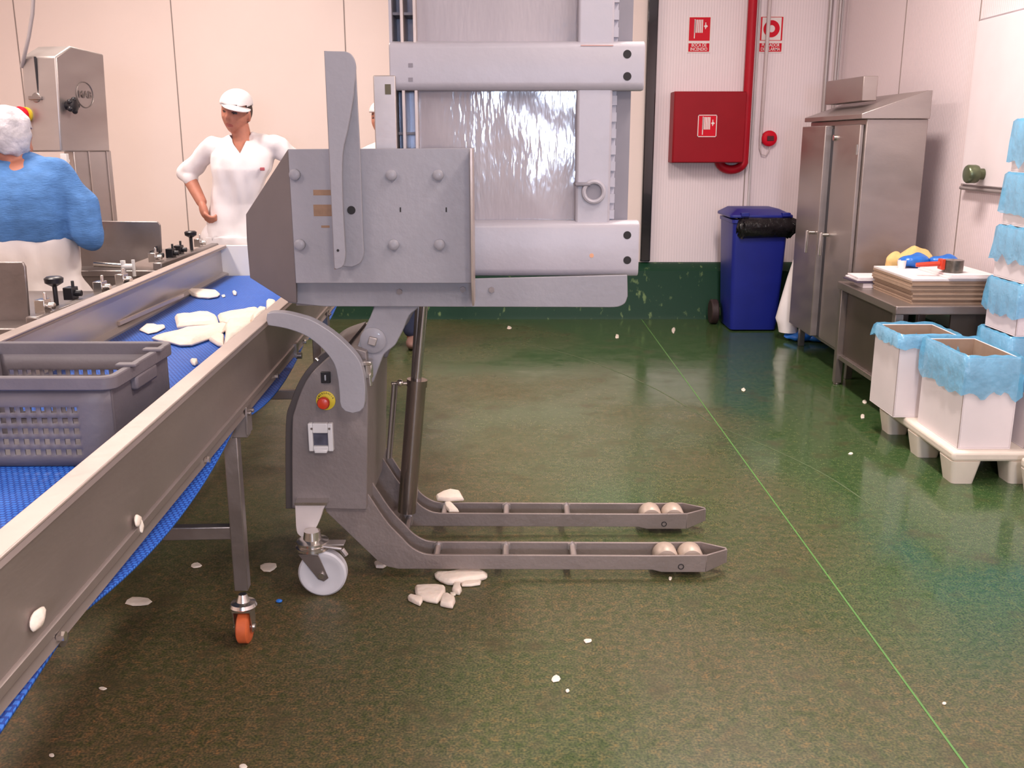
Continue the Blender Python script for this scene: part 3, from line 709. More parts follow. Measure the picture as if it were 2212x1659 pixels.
# inner guide strip lying along the far edge
m_ = MB(); A = atz(253, 703, ZBt+.02); B = atz(392, 641, ZBt+.02); m_.prism([A, A+Vector((.012, 0, 0)), A+Vector((.012, 0, .014)), A+Vector((0, 0, .014))], B-A)
obj('guide_strip', m_, railtop, conv)
q = atx(416, 600, -1.50)
# ============================================================ WORK STANDS behind the far rail
def stand(name, x0, x1, y0, y1, z, label, guard, gz, knobs, guard_y=None, gx=None):
    t = thing(name, ((x0+x1)/2, (y0+y1)/2, 0), label, 'work stand')
    obj('top', MB().bb(x0, x1, y0, y1, z-.03, z), steeld, t, bevel=.004)
    obj('body', MB().bb(x0+.04, x1-.03, y0+.03, y1-.03, .12, z-.03), steeld, t, bevel=.004)
    for x in (x0+.07, x1-.07):
        for y in (y0+.07, y1-.07): obj('leg', MB().cyl((x, y, 0), (x, y, .12), .02), steeld, t)
    gy = guard_y if guard_y else y0+.1
    g_ = MB(); g_.prism(guard, (0, .012, 0)); obj('guard_plate', g_, steeld, t, bevel=.003)
    obj('edge_profile', MB().bb(x1-.05, x1-.005, y0+.02, y1-.02, z, z+.035), steeld, t, bevel=.006)
    for (kx_, ky_, kz_, kk) in knobs:
        if kk == 'k':
            k_ = MB(); k_.cyl((kx_, ky_, z+.03), (kx_, ky_, z+.10), .008, n=10); k_.lathe((kx_, ky_, z+.10), (0, 0, 1), [(.010, 0), (.03, .012), (.032, .028), (.024, .034)], 12); obj('clamp_knob', k_, black, t)
        elif kk == 'v':
            k_ = MB(); k_.cyl((kx_-.05, ky_, z+.05), (kx_+.01, ky_, z+.05), .02, n=14); k_.cyl((kx_, ky_, z+.0), (kx_, ky_, z+.11), .009, n=10); k_.cyl((kx_-.035, ky_, z+.01), (kx_-.035, ky_, z+.09), .026, n=14); obj('white_valve', k_, plasw, t)
        else:
            k_ = MB(); k_.box((kx_, ky_, z+.055), (.035, .05, .045)); k_.cyl((kx_-.02, ky_, z+.055), (kx_+.04, ky_, z+.055), .012, n=10); k_.cyl((kx_+.01, ky_, z+.035), (kx_+.01, ky_, z+.10), .006, n=8); obj('clamp', k_, black if kk == 'b' else chrome, t, bevel=.003)
    return t
Yg = 3.26
gpts = [at(-120, 566, Yg), at(48, 566, Yg), at(54, 576, Yg), at(64, 700, Yg), at(-120, 700, Yg)]
stand('work_stand', -2.6, -1.535, 3.10, 3.92, .86, 'stainless work stand at the left edge with a dark upright guard', gpts, 0,
      [(-1.53-.06, 3.36, 0, 'k'), (-1.57, 3.22, 0, 'c'), (-1.60, 3.50, 0, 'b'), (-1.555, 3.65, 0, 'c'), (-1.555, 3.86, 0, 'c')])
Yg = 4.72
gpts = [at(120, 476, Yg), at(340, 479, Yg), at(346, 486, Yg), at(349, 545, Yg), at(330, 553, Yg), at(285, 570, Yg), at(230, 584, Yg), at(120, 584, Yg)]
stand('work_stand', -2.75, -1.64, 4.55, 5.50, .86, 'stainless work stand under the band saw with a large upright guard', gpts, 0,
      [(-1.70, 4.62, 0, 'c'), (-1.69, 4.95, 0, 'b'), (-1.68, 4.80, 0, 'b'), (-1.68, 5.12, 0, 'k'), (-1.70, 5.30, 0, 'c'), (-1.72, 4.70, 0, 'b')])
# white tap fitting by the front corner
q = at(283, 576, 4.52)
t = thing('water_valve', (q.x, q.y, q.z-.03), 'small white plastic valve at the corner of the saw stand', 'valve')
k_ = MB(); k_.cyl(q+Vector((-.04, 0, 0)), q+Vector((.01, 0, 0)), .014, n=14); k_.cyl(q+Vector((.012, 0, -.045)), q+Vector((.012, 0, .032)), .008, n=10); k_.cyl(q+Vector((-.036, 0, -.028)), q+Vector((-.036, 0, .028)), .012, n=14)
obj('valve_body', k_, plasw, t)
obj('pipe', MB().cyl(q+Vector((-.17, .0, .012)), q+Vector((-.04, 0, .004)), .012), chrome, t)
# ============================================================ BAND SAW
A = at(126, 320, 4.85); Cc = at(238, 328, 5.22)
dAC = Vector((Cc.x-A.x, Cc.y-A.y, 0)); L_ = dAC.length; uA = dAC/L_; nA = Vector((uA.y, -uA.x, 0)); P0 = Vector((A.x, A.y, A.z))
t = thing('band_saw', (A.x, A.y+.15, .86), 'stainless band saw with tall housing on the far stand', 'saw')
side = [atp(x, y, P0, nA) for x, y in ((120, 122), (153, 100), (224, 117), (238, 328), (133, 328))]
wA = Vector((-uA.y, uA.x, 0)); 
wd = .27
# housing extends to the left of the side face
back = Vector((-1, 0, 0))
hoff = (at(46, 125, 4.93)-side[0]); hoff.z = 0
obj('housing', MB().prism(side, hoff), steel, t, bevel=.008)
# door split on the left-hand front face
def onface(f_, z_): return side[0]+hoff*f_+Vector((0, -.004, 0))+Vector((0, 0, z_-side[0].z))
zlo, zhi = side[4].z, side[0].z
bA, bB = onface(.60, zlo+.01), onface(.58, zhi-.0)
obj('door_gap', MB().cyl(bA-Vector((0, .002, 0)), bB-Vector((0, .002, 0)), .006, n=8), black, t)
fn = Vector((hoff.y, -hoff.x, 0)).normalized(); fn = fn if fn.y < 0 else -fn
def fp(px, py, o_=.0):
    return atp(px, py, side[0], fn)+fn*o_
p = fp(82, 212); lt = MB(); lt.lathe(p, fn, [(.028, 0), (.028, .01), (.02, .016)], 16); lt.box(p+fn*.018, (.07, .016, .018), math.atan2(hoff.y, hoff.x)); obj('door_latch', lt, steeld, t, bevel=.003)
p = fp(62, 248); e_ = obj('stop_base', MB().lathe(p, fn, [(.036, 0), (.036, .03), (.03, .032)]), yellow, t)
obj('emergency_button', MB().lathe(p+fn*.03, fn, [(.018, 0), (.018, .012), (.036, .018), (.038, .035), (.03, .045), (.012, .048)]), signred, e_)
p = fp(90, 172); obj('lamp_hole', MB().cyl(p, p+fn*.004, .012), rust, t)
nS = nA if nA.x > 0 else -nA
p = atp(145, 228, P0, nS); kb = MB(); kb.lathe(p, nS, [(.022, 0), (.022, .02), (.03, .025), (.03, .045), (.02, .05)], 20)
for i in range(5):
    an = i*2*math.pi/5; kb.sph(p+nS*.035+uA*.028*math.cos(an)+Vector((0, 0, .028*math.sin(an))), .014, 10)
obj('tension_knob', kb, black, t, label='black lobed tension knob')
p = atp(183, 205, P0, nS); rg = MB(); rg.tube([p+nS*.002+uA*.062*math.cos(i*math.pi/16)+Vector((0, 0, .062*math.sin(i*math.pi/16))) for i in range(32)], .0025, 6, True)
em = obj('emblem_ring', rg, steeld, t)
T = MB(); M = Matrix.Translation(p+nS*.003) @ Matrix(((uA.x, 0, nS.x, 0), (uA.y, 0, nS.y, 0), (0, 1, 0, 0), (0, 0, 0, 1))); add_mesh(T, text_mesh('MAB', .05, M)); obj('emblem_lettering', T, steeld, em)
# column down to the stand
col_ = [atp(x, y, P0+Vector((0, .03, 0)), nS) for x, y in ((158, 326), (240, 326), (250, 474), (168, 474))]
z_t, z_b = col_[0].z, .862
c1, c2_ = col_[0].copy(), col_[1].copy()
pts = [Vector((c1.x, c1.y, z_b)), Vector((c2_.x, c2_.y, z_b)), Vector((c2_.x, c2_.y, zlo+.004)), Vector((c1.x, c1.y, zlo+.004))]
obj('column', MB().prism(pts, Vector((-.07, .05, 0))), steel, t, bevel=.006)
m_ = MB(); 
for f_ in (.38, .86): q = c1.lerp(c2_, f_); m_.cyl(Vector((q.x, q.y, z_b))+nS*.003, Vector((q.x, q.y, zlo))+nS*.003, .004, n=6)
obj('column_seam', m_, railtop, t)
g1, g2 = fp(98, 345), fp(147, 350); bl_ = MB(); bl_.box((g1+g2)/2, ((g2-g1).length, .02, .014)); bl_.box(g2+Vector((-.01, -.01, .01)), (.03, .03, .06)); obj('blade_guide', bl_, plasw, t, bevel=.002)
bx_ = g2+Vector((-.012, 0, 0)); obj('blade', MB().bb(bx_.x-.006, bx_.x+.006, bx_.y, bx_.y+.002, .862, g2.z), chrome, t)
pcb = [Vector((at(76, 0, 4.9).x, 4.9, ZC-.001)), at(76, -80, 4.9), at(70, 30, 4.9), at(62, 80, 4.9), at(55, 110, 4.9), at(47, 145, 4.93)]
tag(obj('power_cable', MB().tube(pcb, .009, 10), mat('cable_grey', (.35, .30, .30), .5)), 'grey power cable hanging from above to the band saw', 'cable')

# ============================================================ CRATE on the belt
cy0, cy1, cxr, cz0, cz1 = 2.03, 2.42, -.858, ZBt+.002, .957
cxl = cxr-.47
t = thing('plastic_crate', ((cxl+cxr)/2, (cy0+cy1)/2, cz0), 'grey perforated plastic crate on the blue belt', 'crate')
def lattice(mb, O, u, v, W_, H_, nx, ny, m0, m1, n0, n1, holef=.5, thick=None):
    """grid of square holes; margins m0/m1 left/right and n0/n1 bottom/top"""
    xs = [0, m0]; cw = (W_-m0-m1)/nx
    for i in range(nx): xs += [m0+cw*i+cw*(1-holef)/2, m0+cw*i+cw*(1+holef)/2]
    xs += [W_-m1, W_]
    ys = [0, n0]; ch = (H_-n0-n1)/ny
    for j in range(ny): ys += [n0+ch*j+ch*(1-holef)/2, n0+ch*j+ch*(1+holef)/2]
    ys += [H_-n1, H_]
    g = [[mb.b.verts.new(O+u*x+v*y) for x in xs] for y in ys]
    for j in range(len(ys)-1):
        for i in range(len(xs)-1):
            if 2 <= i < len(xs)-3 and i % 2 == 0 and 2 <= j < len(ys)-3 and j % 2 == 0: continue
            mb.b.faces.new((g[j][i], g[j][i+1], g[j+1][i+1], g[j+1][i]))
ins = .016
def crate_wall(name, O, u, W_, nx, ny, m0=.035, m1=.05):
    mb_ = MB(); lattice(mb_, O, u, V, W_, cz1-.03-cz0, nx, ny, m0, m1, .02, .035, .55)
    o = obj(name, mb_, crm, t); sd = o.modifiers.new('s', 'SOLIDIFY'); sd.thickness = .004; sd.offset = 0; return o
crate_wall('front_wall', Vector((cxl+ins, cy0+ins, cz0)), U, cxr-cxl-2*ins, 15, 5, .03, .07)
crate_wall('back_wall', Vector((cxl+ins, cy1-ins, cz0)), U, cxr-cxl-2*ins, 17, 5, .03, .035)
e_ = MB(); e_.bb(cxr-ins-.003, cxr-ins+.001, cy0+ins, cy1-ins, cz0, cz1-.02); obj('end_wall', e_, crm, t)
e_ = MB(); e_.bb(cxl+ins-.001, cxl+ins+.003, cy0+ins, cy1-ins, cz0, cz1-.02); obj('end_wall', e_, crm, t)
obj('base', MB().bb(cxl+ins, cxr-ins, cy0+ins, cy1-ins, cz0, cz0+.005), crm, t)
rm = MB(); o_r = rect(cxl, cxr, cy0, cy1, 0, .03, 6); i_r = rect(cxl+.018, cxr-.018, cy0+.018, cy1-.018, 0, .022, 6)
def zz(r, z_): return [Vector((p.x, p.y, z_)) for p in r]
rm.loft([zz(i_r, cz1-.03), zz(o_r, cz1-.03), zz(o_r, cz1), zz(i_r, cz1), zz(i_r, cz1-.03)], cap=False)
obj('rim', rm, crm, t, bevel=.003)
hd = MB(); hd.bb(cxr-.019, cxr+.001, cy0+.13, cy1-.13, cz1-.062, cz1-.028); obj('handle_grip', hd, crm, t, bevel=.006)
hd = MB(); hd.bb(cxr-.035, cxr+.012, cy0+.10, cy0+.125, cz1-.001, cz1+.006); hd.bb(cxr-.035, cxr+.012, cy1-.125, cy1-.10, cz1-.001, cz1+.006); obj('stacking_tab', hd, crm, t, bevel=.002)
for x, y in ((cxl+.025, cy0+.025), (cxr-.025, cy0+.025), (cxl+.025, cy1-.025), (cxr-.025, cy1-.025)): obj('corner_post', MB().cyl((x, y, cz0), (x, y, cz1-.02), .011, n=14), crm, t)

# ============================================================ LIFTER
t = lift = thing('bin_lifter', (-.2, 3.3, 0), 'grey steel tilting bin lifter with two low forks and curved handle', 'lifter')
YN, YK, YE, YG = 3.06, 3.18, 3.44, 3.56      # the four fork plates
sc1 = [(794, 1066), (811, 1092), (827, 1116), (846, 1140), (868, 1162), (882, 1177), (897, 1188), (915, 1196), (934, 1199)]
side_px = smoothpts(sc1, 3)+[(1405, 1201), (1527, 1200), (1524, 1236), (1429, 1236), (1409, 1231), (860, 1229), (837, 1224), (815, 1211), (704, 1105), (704, 1092), (790, 1092)]
side_w = [at(x, y, YN) for x, y in side_px]
# body straight part only (without the pointed tip) for the plates; nose plates close it
def fork_plate(Y):
    return [Vector((p.x, Y, max(p.z, .004))) for p in side_w]
for (Ya, Yb_) in ((YN, YK), (YE, YG)):
    fk = obj('fork', MB().prism(fork_plate(Ya), (0, .010, 0)), bodym, lift, bevel=.0015)
    pw = [Vector((p.x, Yb_, max(p.z, .004))) for p in side_w]
    obj('inner_plate', MB().prism(pw, (0, -.010, 0)), bodym, fk, bevel=.0015)
    xn = at(1527, 1200, YN).x; xt = at(1567, 1190, 3.12).x; zn0, zn1 = at(1524, 1236, YN).z, at(1527, 1200, YN).z; ymd = (Ya+Yb_)/2; zn0 = max(zn0, .02)
    nz_ = MB(); nz_.prism([Vector((xn-.001, Ya, zn0)), Vector((xt, ymd-.012, zn0+.012)), Vector((xt, ymd-.012, zn1)), Vector((xn-.001, Ya, zn1))], (0, .009, 0))
    nz_.prism([Vector((xn-.001, Yb_, zn0)), Vector((xt, ymd+.012, zn0+.012)), Vector((xt, ymd+.012, zn1)), Vector((xn-.001, Yb_, zn1))], (0, -.009, 0))
    nz_.bb(xt-.003, xt+.004, ymd-.012, ymd+.012, zn0+.012, zn1)
    obj('nose', nz_, bodym, fk, bevel=.0015)
    for px in (945, 1096, 1244):
        X = at(px, 1200, YN).x-.006; z_ = .072
        obj('spacer_bolt', MB().cyl((X, Ya+.008, z_), (X, Yb_-.008, z_), .0115).cyl((X, Yb_-.018, z_), (X, Yb_-.008, z_), .018, n=6), steel, fk)
    for px in (1437, 1491):
        X = at(px, 1200, (YN+YK)/2).x
        obj('roller', MB().lathe((X, Ya+.022, .056), (0, 1, 0), [(.010, 0), (.036, .002), (.042, .012), (.042, .066), (.036, .074), (.010, .076)]), brownr, fk)
    X = at(1471, 1224, YN).x; z_ = at(1471, 1224, YN).z
    obj('axle_end', MB().tube([Vector((X+.009*math.cos(k*math.pi/8), Ya-.001, z_+.009*math.sin(k*math.pi/8))) for k in range(16)], .0016, 6, True), holem, fk)
# rear cross members joining the forks
obj('cross_member', MB().bb(at(812, 1130, YN).x, at(840, 1130, YN).x, YN+.011, YG-.011, .07, .11), bodym, lift, bevel=.004)
# cabinet
YC = 3.03
left_arc = smoothpts([(631, 1098), (631, 927), (637, 884), (660, 824), (694, 786), (726, 764), (765, 752)], 5)
face_px = left_arc+[(791, 760), (795, 829), (792, 1101)]
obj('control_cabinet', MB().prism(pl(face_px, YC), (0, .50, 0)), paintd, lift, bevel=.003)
ba = smoothpts([(617, 1099), (617, 919), (628, 868), (653, 812), (697, 764), (752, 742)], 5)
bi = smoothpts([(752, 760), (712, 785), (672, 822), (650, 872), (642, 925), (642, 1099)], 5)
obj('cabinet_edge_band', MB().prism(pl(ba, YC+.06)+pl(bi, YC+.06), (0, .40, 0)), mat('band_dark', (.12, .10, .095), .45, .3), lift, bevel=.002)
# switch, stop, socket
def facebox(name, x0, y0, x1, y1, th, m, par=lift, bev=.002, Y=YC, label=None):
    a = at(x0, y1, Y); b = at(x1, y0, Y); return obj(name, MB().bb(a.x, b.x, Y-th, Y, a.z, b.z), m, par, bevel=bev, label=label)
s1 = facebox('power_switch', 695, 802, 714, 826, .012, black)
facebox('switch_lever', 703, 808, 706, 820, .018, mat('lever_grey', (.35, .36, .40), .4), s1)
p = at(704, 865, YC)
ey = obj('emergency_stop', MB().lathe(p, (0, -1, 0), [(.031, 0), (.031, .004), (.028, .005)]), yellow, lift, label='yellow ring plate with red mushroom button')
pr_ = p+Vector((-.003, 0, -.002))
obj('mushroom_button', MB().lathe(pr_, (0, -1, 0), [(.012, .004), (.012, .016), (.019, .019), (.0205, .030), (.017, .037), (.007, .040)]), redb, ey)
T = MB(); word = 'EMERGENCIA'
for i, ch in enumerate(word):
    an = math.radians(158-136*i/(len(word)-1)); c_ = p+Vector((.0255*math.cos(an), -.0052, .0255*math.sin(an)))
    add_mesh(T, text_mesh(ch, .008, Matrix.Translation(c_) @ Matrix.Rotation(-(an-math.pi/2), 4, 'Y') @ Matrix.Rotation(math.pi/2, 4, 'X'), .0003))
obj('ring_lettering', T, black, ey)
a = at(670, 971, YC); b = at(720, 911, YC); a3 = at(679, 960, YC); b3 = at(710, 932, YC)
m_ = MB()
m_.bb(a.x, a3.x, YC-.022, YC, a.z, b.z); m_.bb(b3.x, b.x, YC-.022, YC, a.z, b.z); m_.bb(a3.x, b3.x, YC-.022, YC, a.z, a3.z); m_.bb(a3.x, b3.x, YC-.022, YC, b3.z, b.z); m_.bb(a3.x+.004, b3.x-.004, YC-.026, YC-.01, a.z-.005, a.z+.006)
so = obj('socket_frame', m_, socket, lift, bevel=.003, label='white socket housing')
obj('socket_window', MB().bb(a3.x, b3.x, YC-.008, YC, a3.z, b3.z), socketd, so)
for q in ((676, 922), (714, 922)):
    c_ = at(q[0], q[1], YC); obj('screw', MB().cyl(c_+Vector((0, -.022, 0)), c_+Vector((0, -.0235, 0)), .004, n=10), steeld, so)
# latch
c_ = at(797, 798, 3.0); lt = MB(); lt.box(c_, (.022, .03, .055)); lt.cyl(c_+Vector((.004, -.02, -.01)), c_+Vector((.006, -.02, -.05)), .006); lt.box(c_+Vector((-.004, -.014, .024)), (.03, .02, .014))
obj('latch', lt, chrome, lift, bevel=.003)
c_ = at(687, 779, YC+.03); obj('screw', MB().cyl(c_, c_+Vector((-.008, 0, .008)), .007, n=10), chrome, lift)
# handle arch
outer = smoothpts([(577, 677), (590, 675), (614, 676), (645, 683), (675, 693), (716, 718), (753, 751), (778, 784), (788, 830), (788, 869)], 5)
inner = smoothpts([(734, 869), (733, 850), (729, 815), (720, 784), (698, 755), (663, 727), (622, 711), (579, 703)], 5)
cap = [(786, 880), (778, 889), (762, 893), (746, 889), (737, 880)]
obj('handle_arch', MB().prism(pl(outer+cap+inner+[(575, 690)], 2.94), (0, .045, 0)), paint, lift, bevel=.004)
c_ = at(762, 840, 2.98); obj('handle_mount', MB().cyl(c_, (c_.x, YC, c_.z), .02), paintd, lift)
# neck and pivot
neck = smoothpts([(912, 655), (900, 668), (884, 682), (872, 710), (861, 732), (852, 747), (833, 762), (825, 775), (806, 826)], 3)+[(792, 826), (770, 760), (772, 748), (786, 712), (800, 684), (811, 655)]
obj('tilt_arm', MB().prism(pl(neck, 3.07), (0, .03, 0)), paint, lift, bevel=.003)
arm2 = [(v.x, v.z) for v in pl(neck, 3.07)]
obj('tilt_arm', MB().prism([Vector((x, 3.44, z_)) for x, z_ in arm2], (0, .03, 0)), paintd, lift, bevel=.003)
pv = at(806, 735, 3.07)
obj('pivot_disc', MB().lathe(pv, (0, -1, 0), [(.042, 0), (.042, .006), (.039, .008), (.012, .008)]), paint, lift)
obj('pivot_bolt', MB().box(pv+Vector((0, -.014, 0)), (.026, .014, .026), M=Matrix.Rotation(.3, 4, 'Y')), steel, lift, bevel=.002)
obj('pivot_shaft', MB().cyl(pv, (pv.x, 3.47, pv.z), .025), steeld, lift)
# cylinder
c0, c1_ = at(879, 1105, 3.30), at(901, 822, 3.30)
cyl_o = obj('hydraulic_cylinder', MB().cyl(c0, c1_, .033, n=32).cyl(c1_-(c1_-c0).normalized()*.02, c1_+(c1_-c0).normalized()*.004, .036, n=32), cylm, lift)
r1 = at(916, 655, 3.30)
obj('piston_rod', MB().cyl(c1_, r1+(r1-c1_)*.2, .015), steel_shiny, cyl_o)
obj('rod_cover', MB().cyl(c1_+Vector((-.012, .02, 0)), r1+Vector((-.02, .02, 0)), .012), steeld, cyl_o)
obj('lower_lug', MB().prism([at(x, y, 3.29) for x, y in ((868, 1100), (892, 1100), (890, 1135), (880, 1135))], (0, .03, 0)), steel, cyl_o, bevel=.002)
obj('cylinder_pin', MB().cyl(Vector((at(884, 1118, 3.3).x, YK+.004, at(884, 1118, 3.3).z)), Vector((at(884, 1118, 3.3).x, YE-.002, at(884, 1118, 3.3).z)), .012), steeld, lift)
d1, d2 = at(851, 828, 3.25), at(838, 990, 3.25)
ln = MB(); ln.cyl(d1, d2, .007, n=10); ln.cyl(d1+Vector((.011, 0, 0)), d2+Vector((.011, 0, 0)), .0035, n=8); obj('link_rod', ln, steeld, lift)
lk = MB(); lk.cyl(at(846, 829, 3.25), at(878, 828, 3.27), .007, n=10); lk.sph(at(864, 827, 3.245), .012, 12); obj('link_joint', lk, chrome, lift)
# foot gusset plates rising behind the forks
gus = [(806, 1046), (822, 1046), (870, 1120), (905, 1158), (905, 1190), (850, 1180), (800, 1100)]
gw = pl(gus, YK-.03)
# caster
CX = at(700, 1232, 2.96).x; cc = Vector((CX, 2.945, .079))
tongue = smoothpts([(639, 1137), (642, 1152), (651, 1160), (663, 1162), (677, 1150), (690, 1125), (698, 1100)], 3)
tg = obj('caster_bracket', MB().prism(pl([(704, 1090), (704, 1096)][:1]+[(637, 1090)]+tongue, 2.99), (0, .03, 0)), mat('bracket_bright', (.80, .72, .70), .4, .3), lift, bevel=.002, label='bright stainless caster bracket')
obj('bracket_flange', MB().prism(pl([(636, 1086), (706, 1086), (706, 1092), (636, 1092)], 2.985), (0, .05, 0)), chrome, tg)
cs = obj('caster_wheel', MB().lathe(cc+Vector((0, -.02, 0)), (0, 1, 0), [(.018, -.002), (.05, .002), (.058, -.001), (.073, .0), (.079, .006), (.079, .034), (.073, .04), (.02, .04)], 48), nylon, lift, label='white nylon caster wheel')
sw = at(672, 1168, 2.96)
obj('swivel_head', MB().lathe((sw.x+.005, 2.96, sw.z-.03), (0, 0, 1), [(.045, 0), (.056, .006), (.056, .014), (.046, .018), (.052, .024), (.052, .032), (.03, .038), (.026, .065)]), chrome, tg)
fkk = MB()
for yy_ in (-.028, .028):
    q = [Vector((sw.x-.035, 2.945+yy_, sw.z-.03)), Vector((sw.x+.03, 2.945+yy_, sw.z-.03)), Vector((cc.x+.022, 2.945+yy_, cc.z-.01)), Vector((cc.x+.006, 2.945+yy_, cc.z-.022)), Vector((cc.x-.012, 2.945+yy_, cc.z-.014))]
    fkk.prism(q, (0, .003, 0))
fkk.box((sw.x, 2.945, sw.z-.032), (.06, .06, .006)); obj('caster_fork', fkk, steeld, tg, bevel=.001)
obj('axle_bolt', MB().cyl(cc+Vector((0, -.036, 0)), cc+Vector((0, .036, 0)), .010, n=12), chrome, tg)
br_ = MB(); q1, q2 = at(694, 1180, 2.93), at(738, 1186, 2.93); br_.cyl(q1, q2, .006, n=8); q3 = at(748, 1200, 2.93); br_.cyl(q2, q3, .009, n=8); br_.box((q1+q2)/2+Vector((0, .02, .008)), (.08, .04, .006)); obj('brake_pedal', br_, steel, tg, bevel=.001)

# platform: bolted plate, side wing, channel, fin, hinged arm
YP = 2.98
obj('bolted_plate', MB().prism(pl([(622, 322), (1018, 320), (1024, 612), (639, 612)], YP), (0, .012, 0)), paint, lift, bevel=.002)
hA, hB, hC = at(622, 322, YP+.012), at(639, 612, YP+.012), at(640, 655, YP+.012)
wing = [hA, at(531, 463, 3.20), at(533, 505, 3.20), at(540, 600, 3.20), at(622, 655, 3.05), hB]
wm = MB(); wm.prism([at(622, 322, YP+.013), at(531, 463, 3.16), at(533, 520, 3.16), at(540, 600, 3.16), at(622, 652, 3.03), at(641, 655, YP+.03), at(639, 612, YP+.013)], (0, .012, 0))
obj('side_wing', wm, mat('wing_shaded_paint', (.17, .145, .145), .5, .2, .05), lift, bevel=.002, label='angled side wing, shade put into its colour')  # same grey plate, colour darkened to carry the shade of its angle
ch = [(622, 612), (1355, 594), (1356, 640)]+smoothpts([(1355, 643), (1350, 655), (1338, 662), (1325, 664)], 3)+[(700, 662), (622, 654)]
obj('lower_channel', MB().prism(pl(ch, YP+.07), (0, .012, 0)), paint, lift, bevel=.002)
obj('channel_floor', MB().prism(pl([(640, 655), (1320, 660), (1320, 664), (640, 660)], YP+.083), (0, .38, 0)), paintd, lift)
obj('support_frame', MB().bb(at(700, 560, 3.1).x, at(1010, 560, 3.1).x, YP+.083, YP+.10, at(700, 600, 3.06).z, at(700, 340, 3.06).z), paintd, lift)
fa, fb = at(1018, 320, YP), at(1026, 655, YP)
obj('edge_fin', MB().prism([Vector((fa.x, YP-.09, fa.z)), Vector((fa.x, YP+.06, fa.z)), Vector((fa.x, YP+.06, fb.z)), Vector((fa.x, YP-.05, fb.z)), Vector((fa.x, YP-.09, fb.z+.07))], (.006, 0, 0)), railtop, lift)
# hinged clamp arm
base_px = [(739, 330), (745, 150), (755, 128), (768, 140), (777, 311), (784, 507), (786, 545)]+smoothpts([(786, 547), (783, 560), (776, 570), (760, 577)], 3)+[(735, 575), (730, 500)]
ca = obj('clamp_base', MB().prism(pl(base_px, 2.95), (0, .010, 0)), paint, lift, bevel=.002)
ff = smoothpts([(746, 111), (757, 116), (765, 127), (769, 143), (768, 160), (765, 185), (762, 217), (751, 280), (740, 332), (739, 405), (742, 480), (746, 547)], 3)+smoothpts([(746, 550), (744, 568), (738, 578), (727, 582)], 3)+[(722, 580), (715, 427), (707, 250), (700, 110)]
fo = obj('clamp_arm', MB().prism(pl(ff, 2.885), (0, .008, 0)), paint, lift, bevel=.002)
e1_, e2_, e3_ = at(700, 110, 2.889), at(715, 427, 2.889), at(722, 582, 2.889)
obj('clamp_web', MB().prism([e1_, e2_, e3_, e3_+Vector((0, .06, 0)), e2_+Vector((0, .06, 0)), e1_+Vector((0, .06, 0))], (.006, 0, 0)), mat('web_brown', (.20, .14, .12), .5), lift)
c_ = at(759, 454, 2.95); obj('clamp_hole', MB().cyl(c_+Vector((0, -.0015, 0)), c_, .0125), holem, ca)
c_ = at(730, 541, 2.885); obj('rivet', MB().cyl(c_+Vector((0, -.001, 0)), c_, .004, n=10), holem, fo)
for (px, py) in ((638, 377), (748, 377), (846, 378), (947, 378), (649, 528), (756, 527), (851, 528), (950, 528)):
    c_ = at(px, py, YP); obj('bolt', MB().cyl(c_, c_+Vector((0, -.014, 0)), .0165, n=20).lathe(c_+Vector((0, -.014, 0)), (0, -1, 0), [(.0165, 0), (.013, .003), (.005, .004)], 20), paint, lift)
for (px, py) in ((865, 453), (964, 453)):
    c_ = at(px, py, YP); obj('slot', MB().box(c_+Vector((0, -.0005, 0)), (.004, .001, .014)), holem, lift)
for (px, py) in ((863, 630), (1000, 625), (1062, 626)):
    c_ = at(px, py, YP+.07); obj('bolt', MB().cyl(c_+Vector((0, -.006, 0)), c_, .010, n=6), paintd, lift)
for r_3 in ((677, 410, 716, 422), (678, 442, 717, 467), (694, 487, 712, 492)):
    facebox('tape_residue', *r_3, .0006, rust, bev=0, Y=YP)

# ============================================================ TUB held by the lifter
t = tub = thing('grey_tub', (.02, 3.45, at(1100, 600, 3.2).z), 'large grey plastic tub tipped on its side and held by the lifter', 'tub')
YT = 3.10
zt = at(1000, -260, 3.2).z
def Z(py, Y=YT): return at(1106, py, Y).z
def Xp(px, py, Y=YT): return at(px, py, Y).x
xl, xr = Xp(846, 320), Xp(1388, 300)
zb0 = Z(598)
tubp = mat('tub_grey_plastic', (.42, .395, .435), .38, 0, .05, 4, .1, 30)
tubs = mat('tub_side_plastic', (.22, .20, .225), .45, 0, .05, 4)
obj('panel', MB().bb(Xp(902, 300, YT+.06), Xp(1250, 300, YT+.06), YT+.06, YT+.075, zb0+.02, zt), tubm, tub)
bar_pr = lambda z0, z1, d=.06: [(YT+d, z0), (YT+.012, z0), (YT+.002, z0+.012), (YT, z0+.024), (YT, z1-.022), (YT+.004, z1-.008), (YT+.02, z1), (YT+d, z1)]
for (pa_, pb__) in ((478, 597), (88, 195)):
    z0, z1 = Z(pb__), Z(pa_)
    m_ = MB(); m_.prism([Vector((xl, y, z_)) for y, z_ in bar_pr(z0, z1)], (xr-xl, 0, 0)); bo = obj('cross_bar', m_, tubp, tub, bevel=.004, smooth=60)
    for py in ((508, 562) if pa_ > 300 else (117, 165)):
        c_ = at(1355, py, YT); obj('hole', MB().cyl(c_+Vector((0, -.001, 0)), c_+Vector((0, .002, 0)), .0125), holem, bo)
    if pa_ < 300:
        for py in (141, 172):
            c_ = at(887, py, YT); obj('mark', MB().box(c_+Vector((0, -.0005, 0)), (.014, .001, .012)), tubs, bo)
    else:
        c_ = at(1278, 552, YT); obj('stain', MB().cyl(c_+Vector((0, -.001, 0)), c_, .007, n=10), mat('orange_stain', (.7, .36, .22), .7), bo)
z0 = Z(-240)
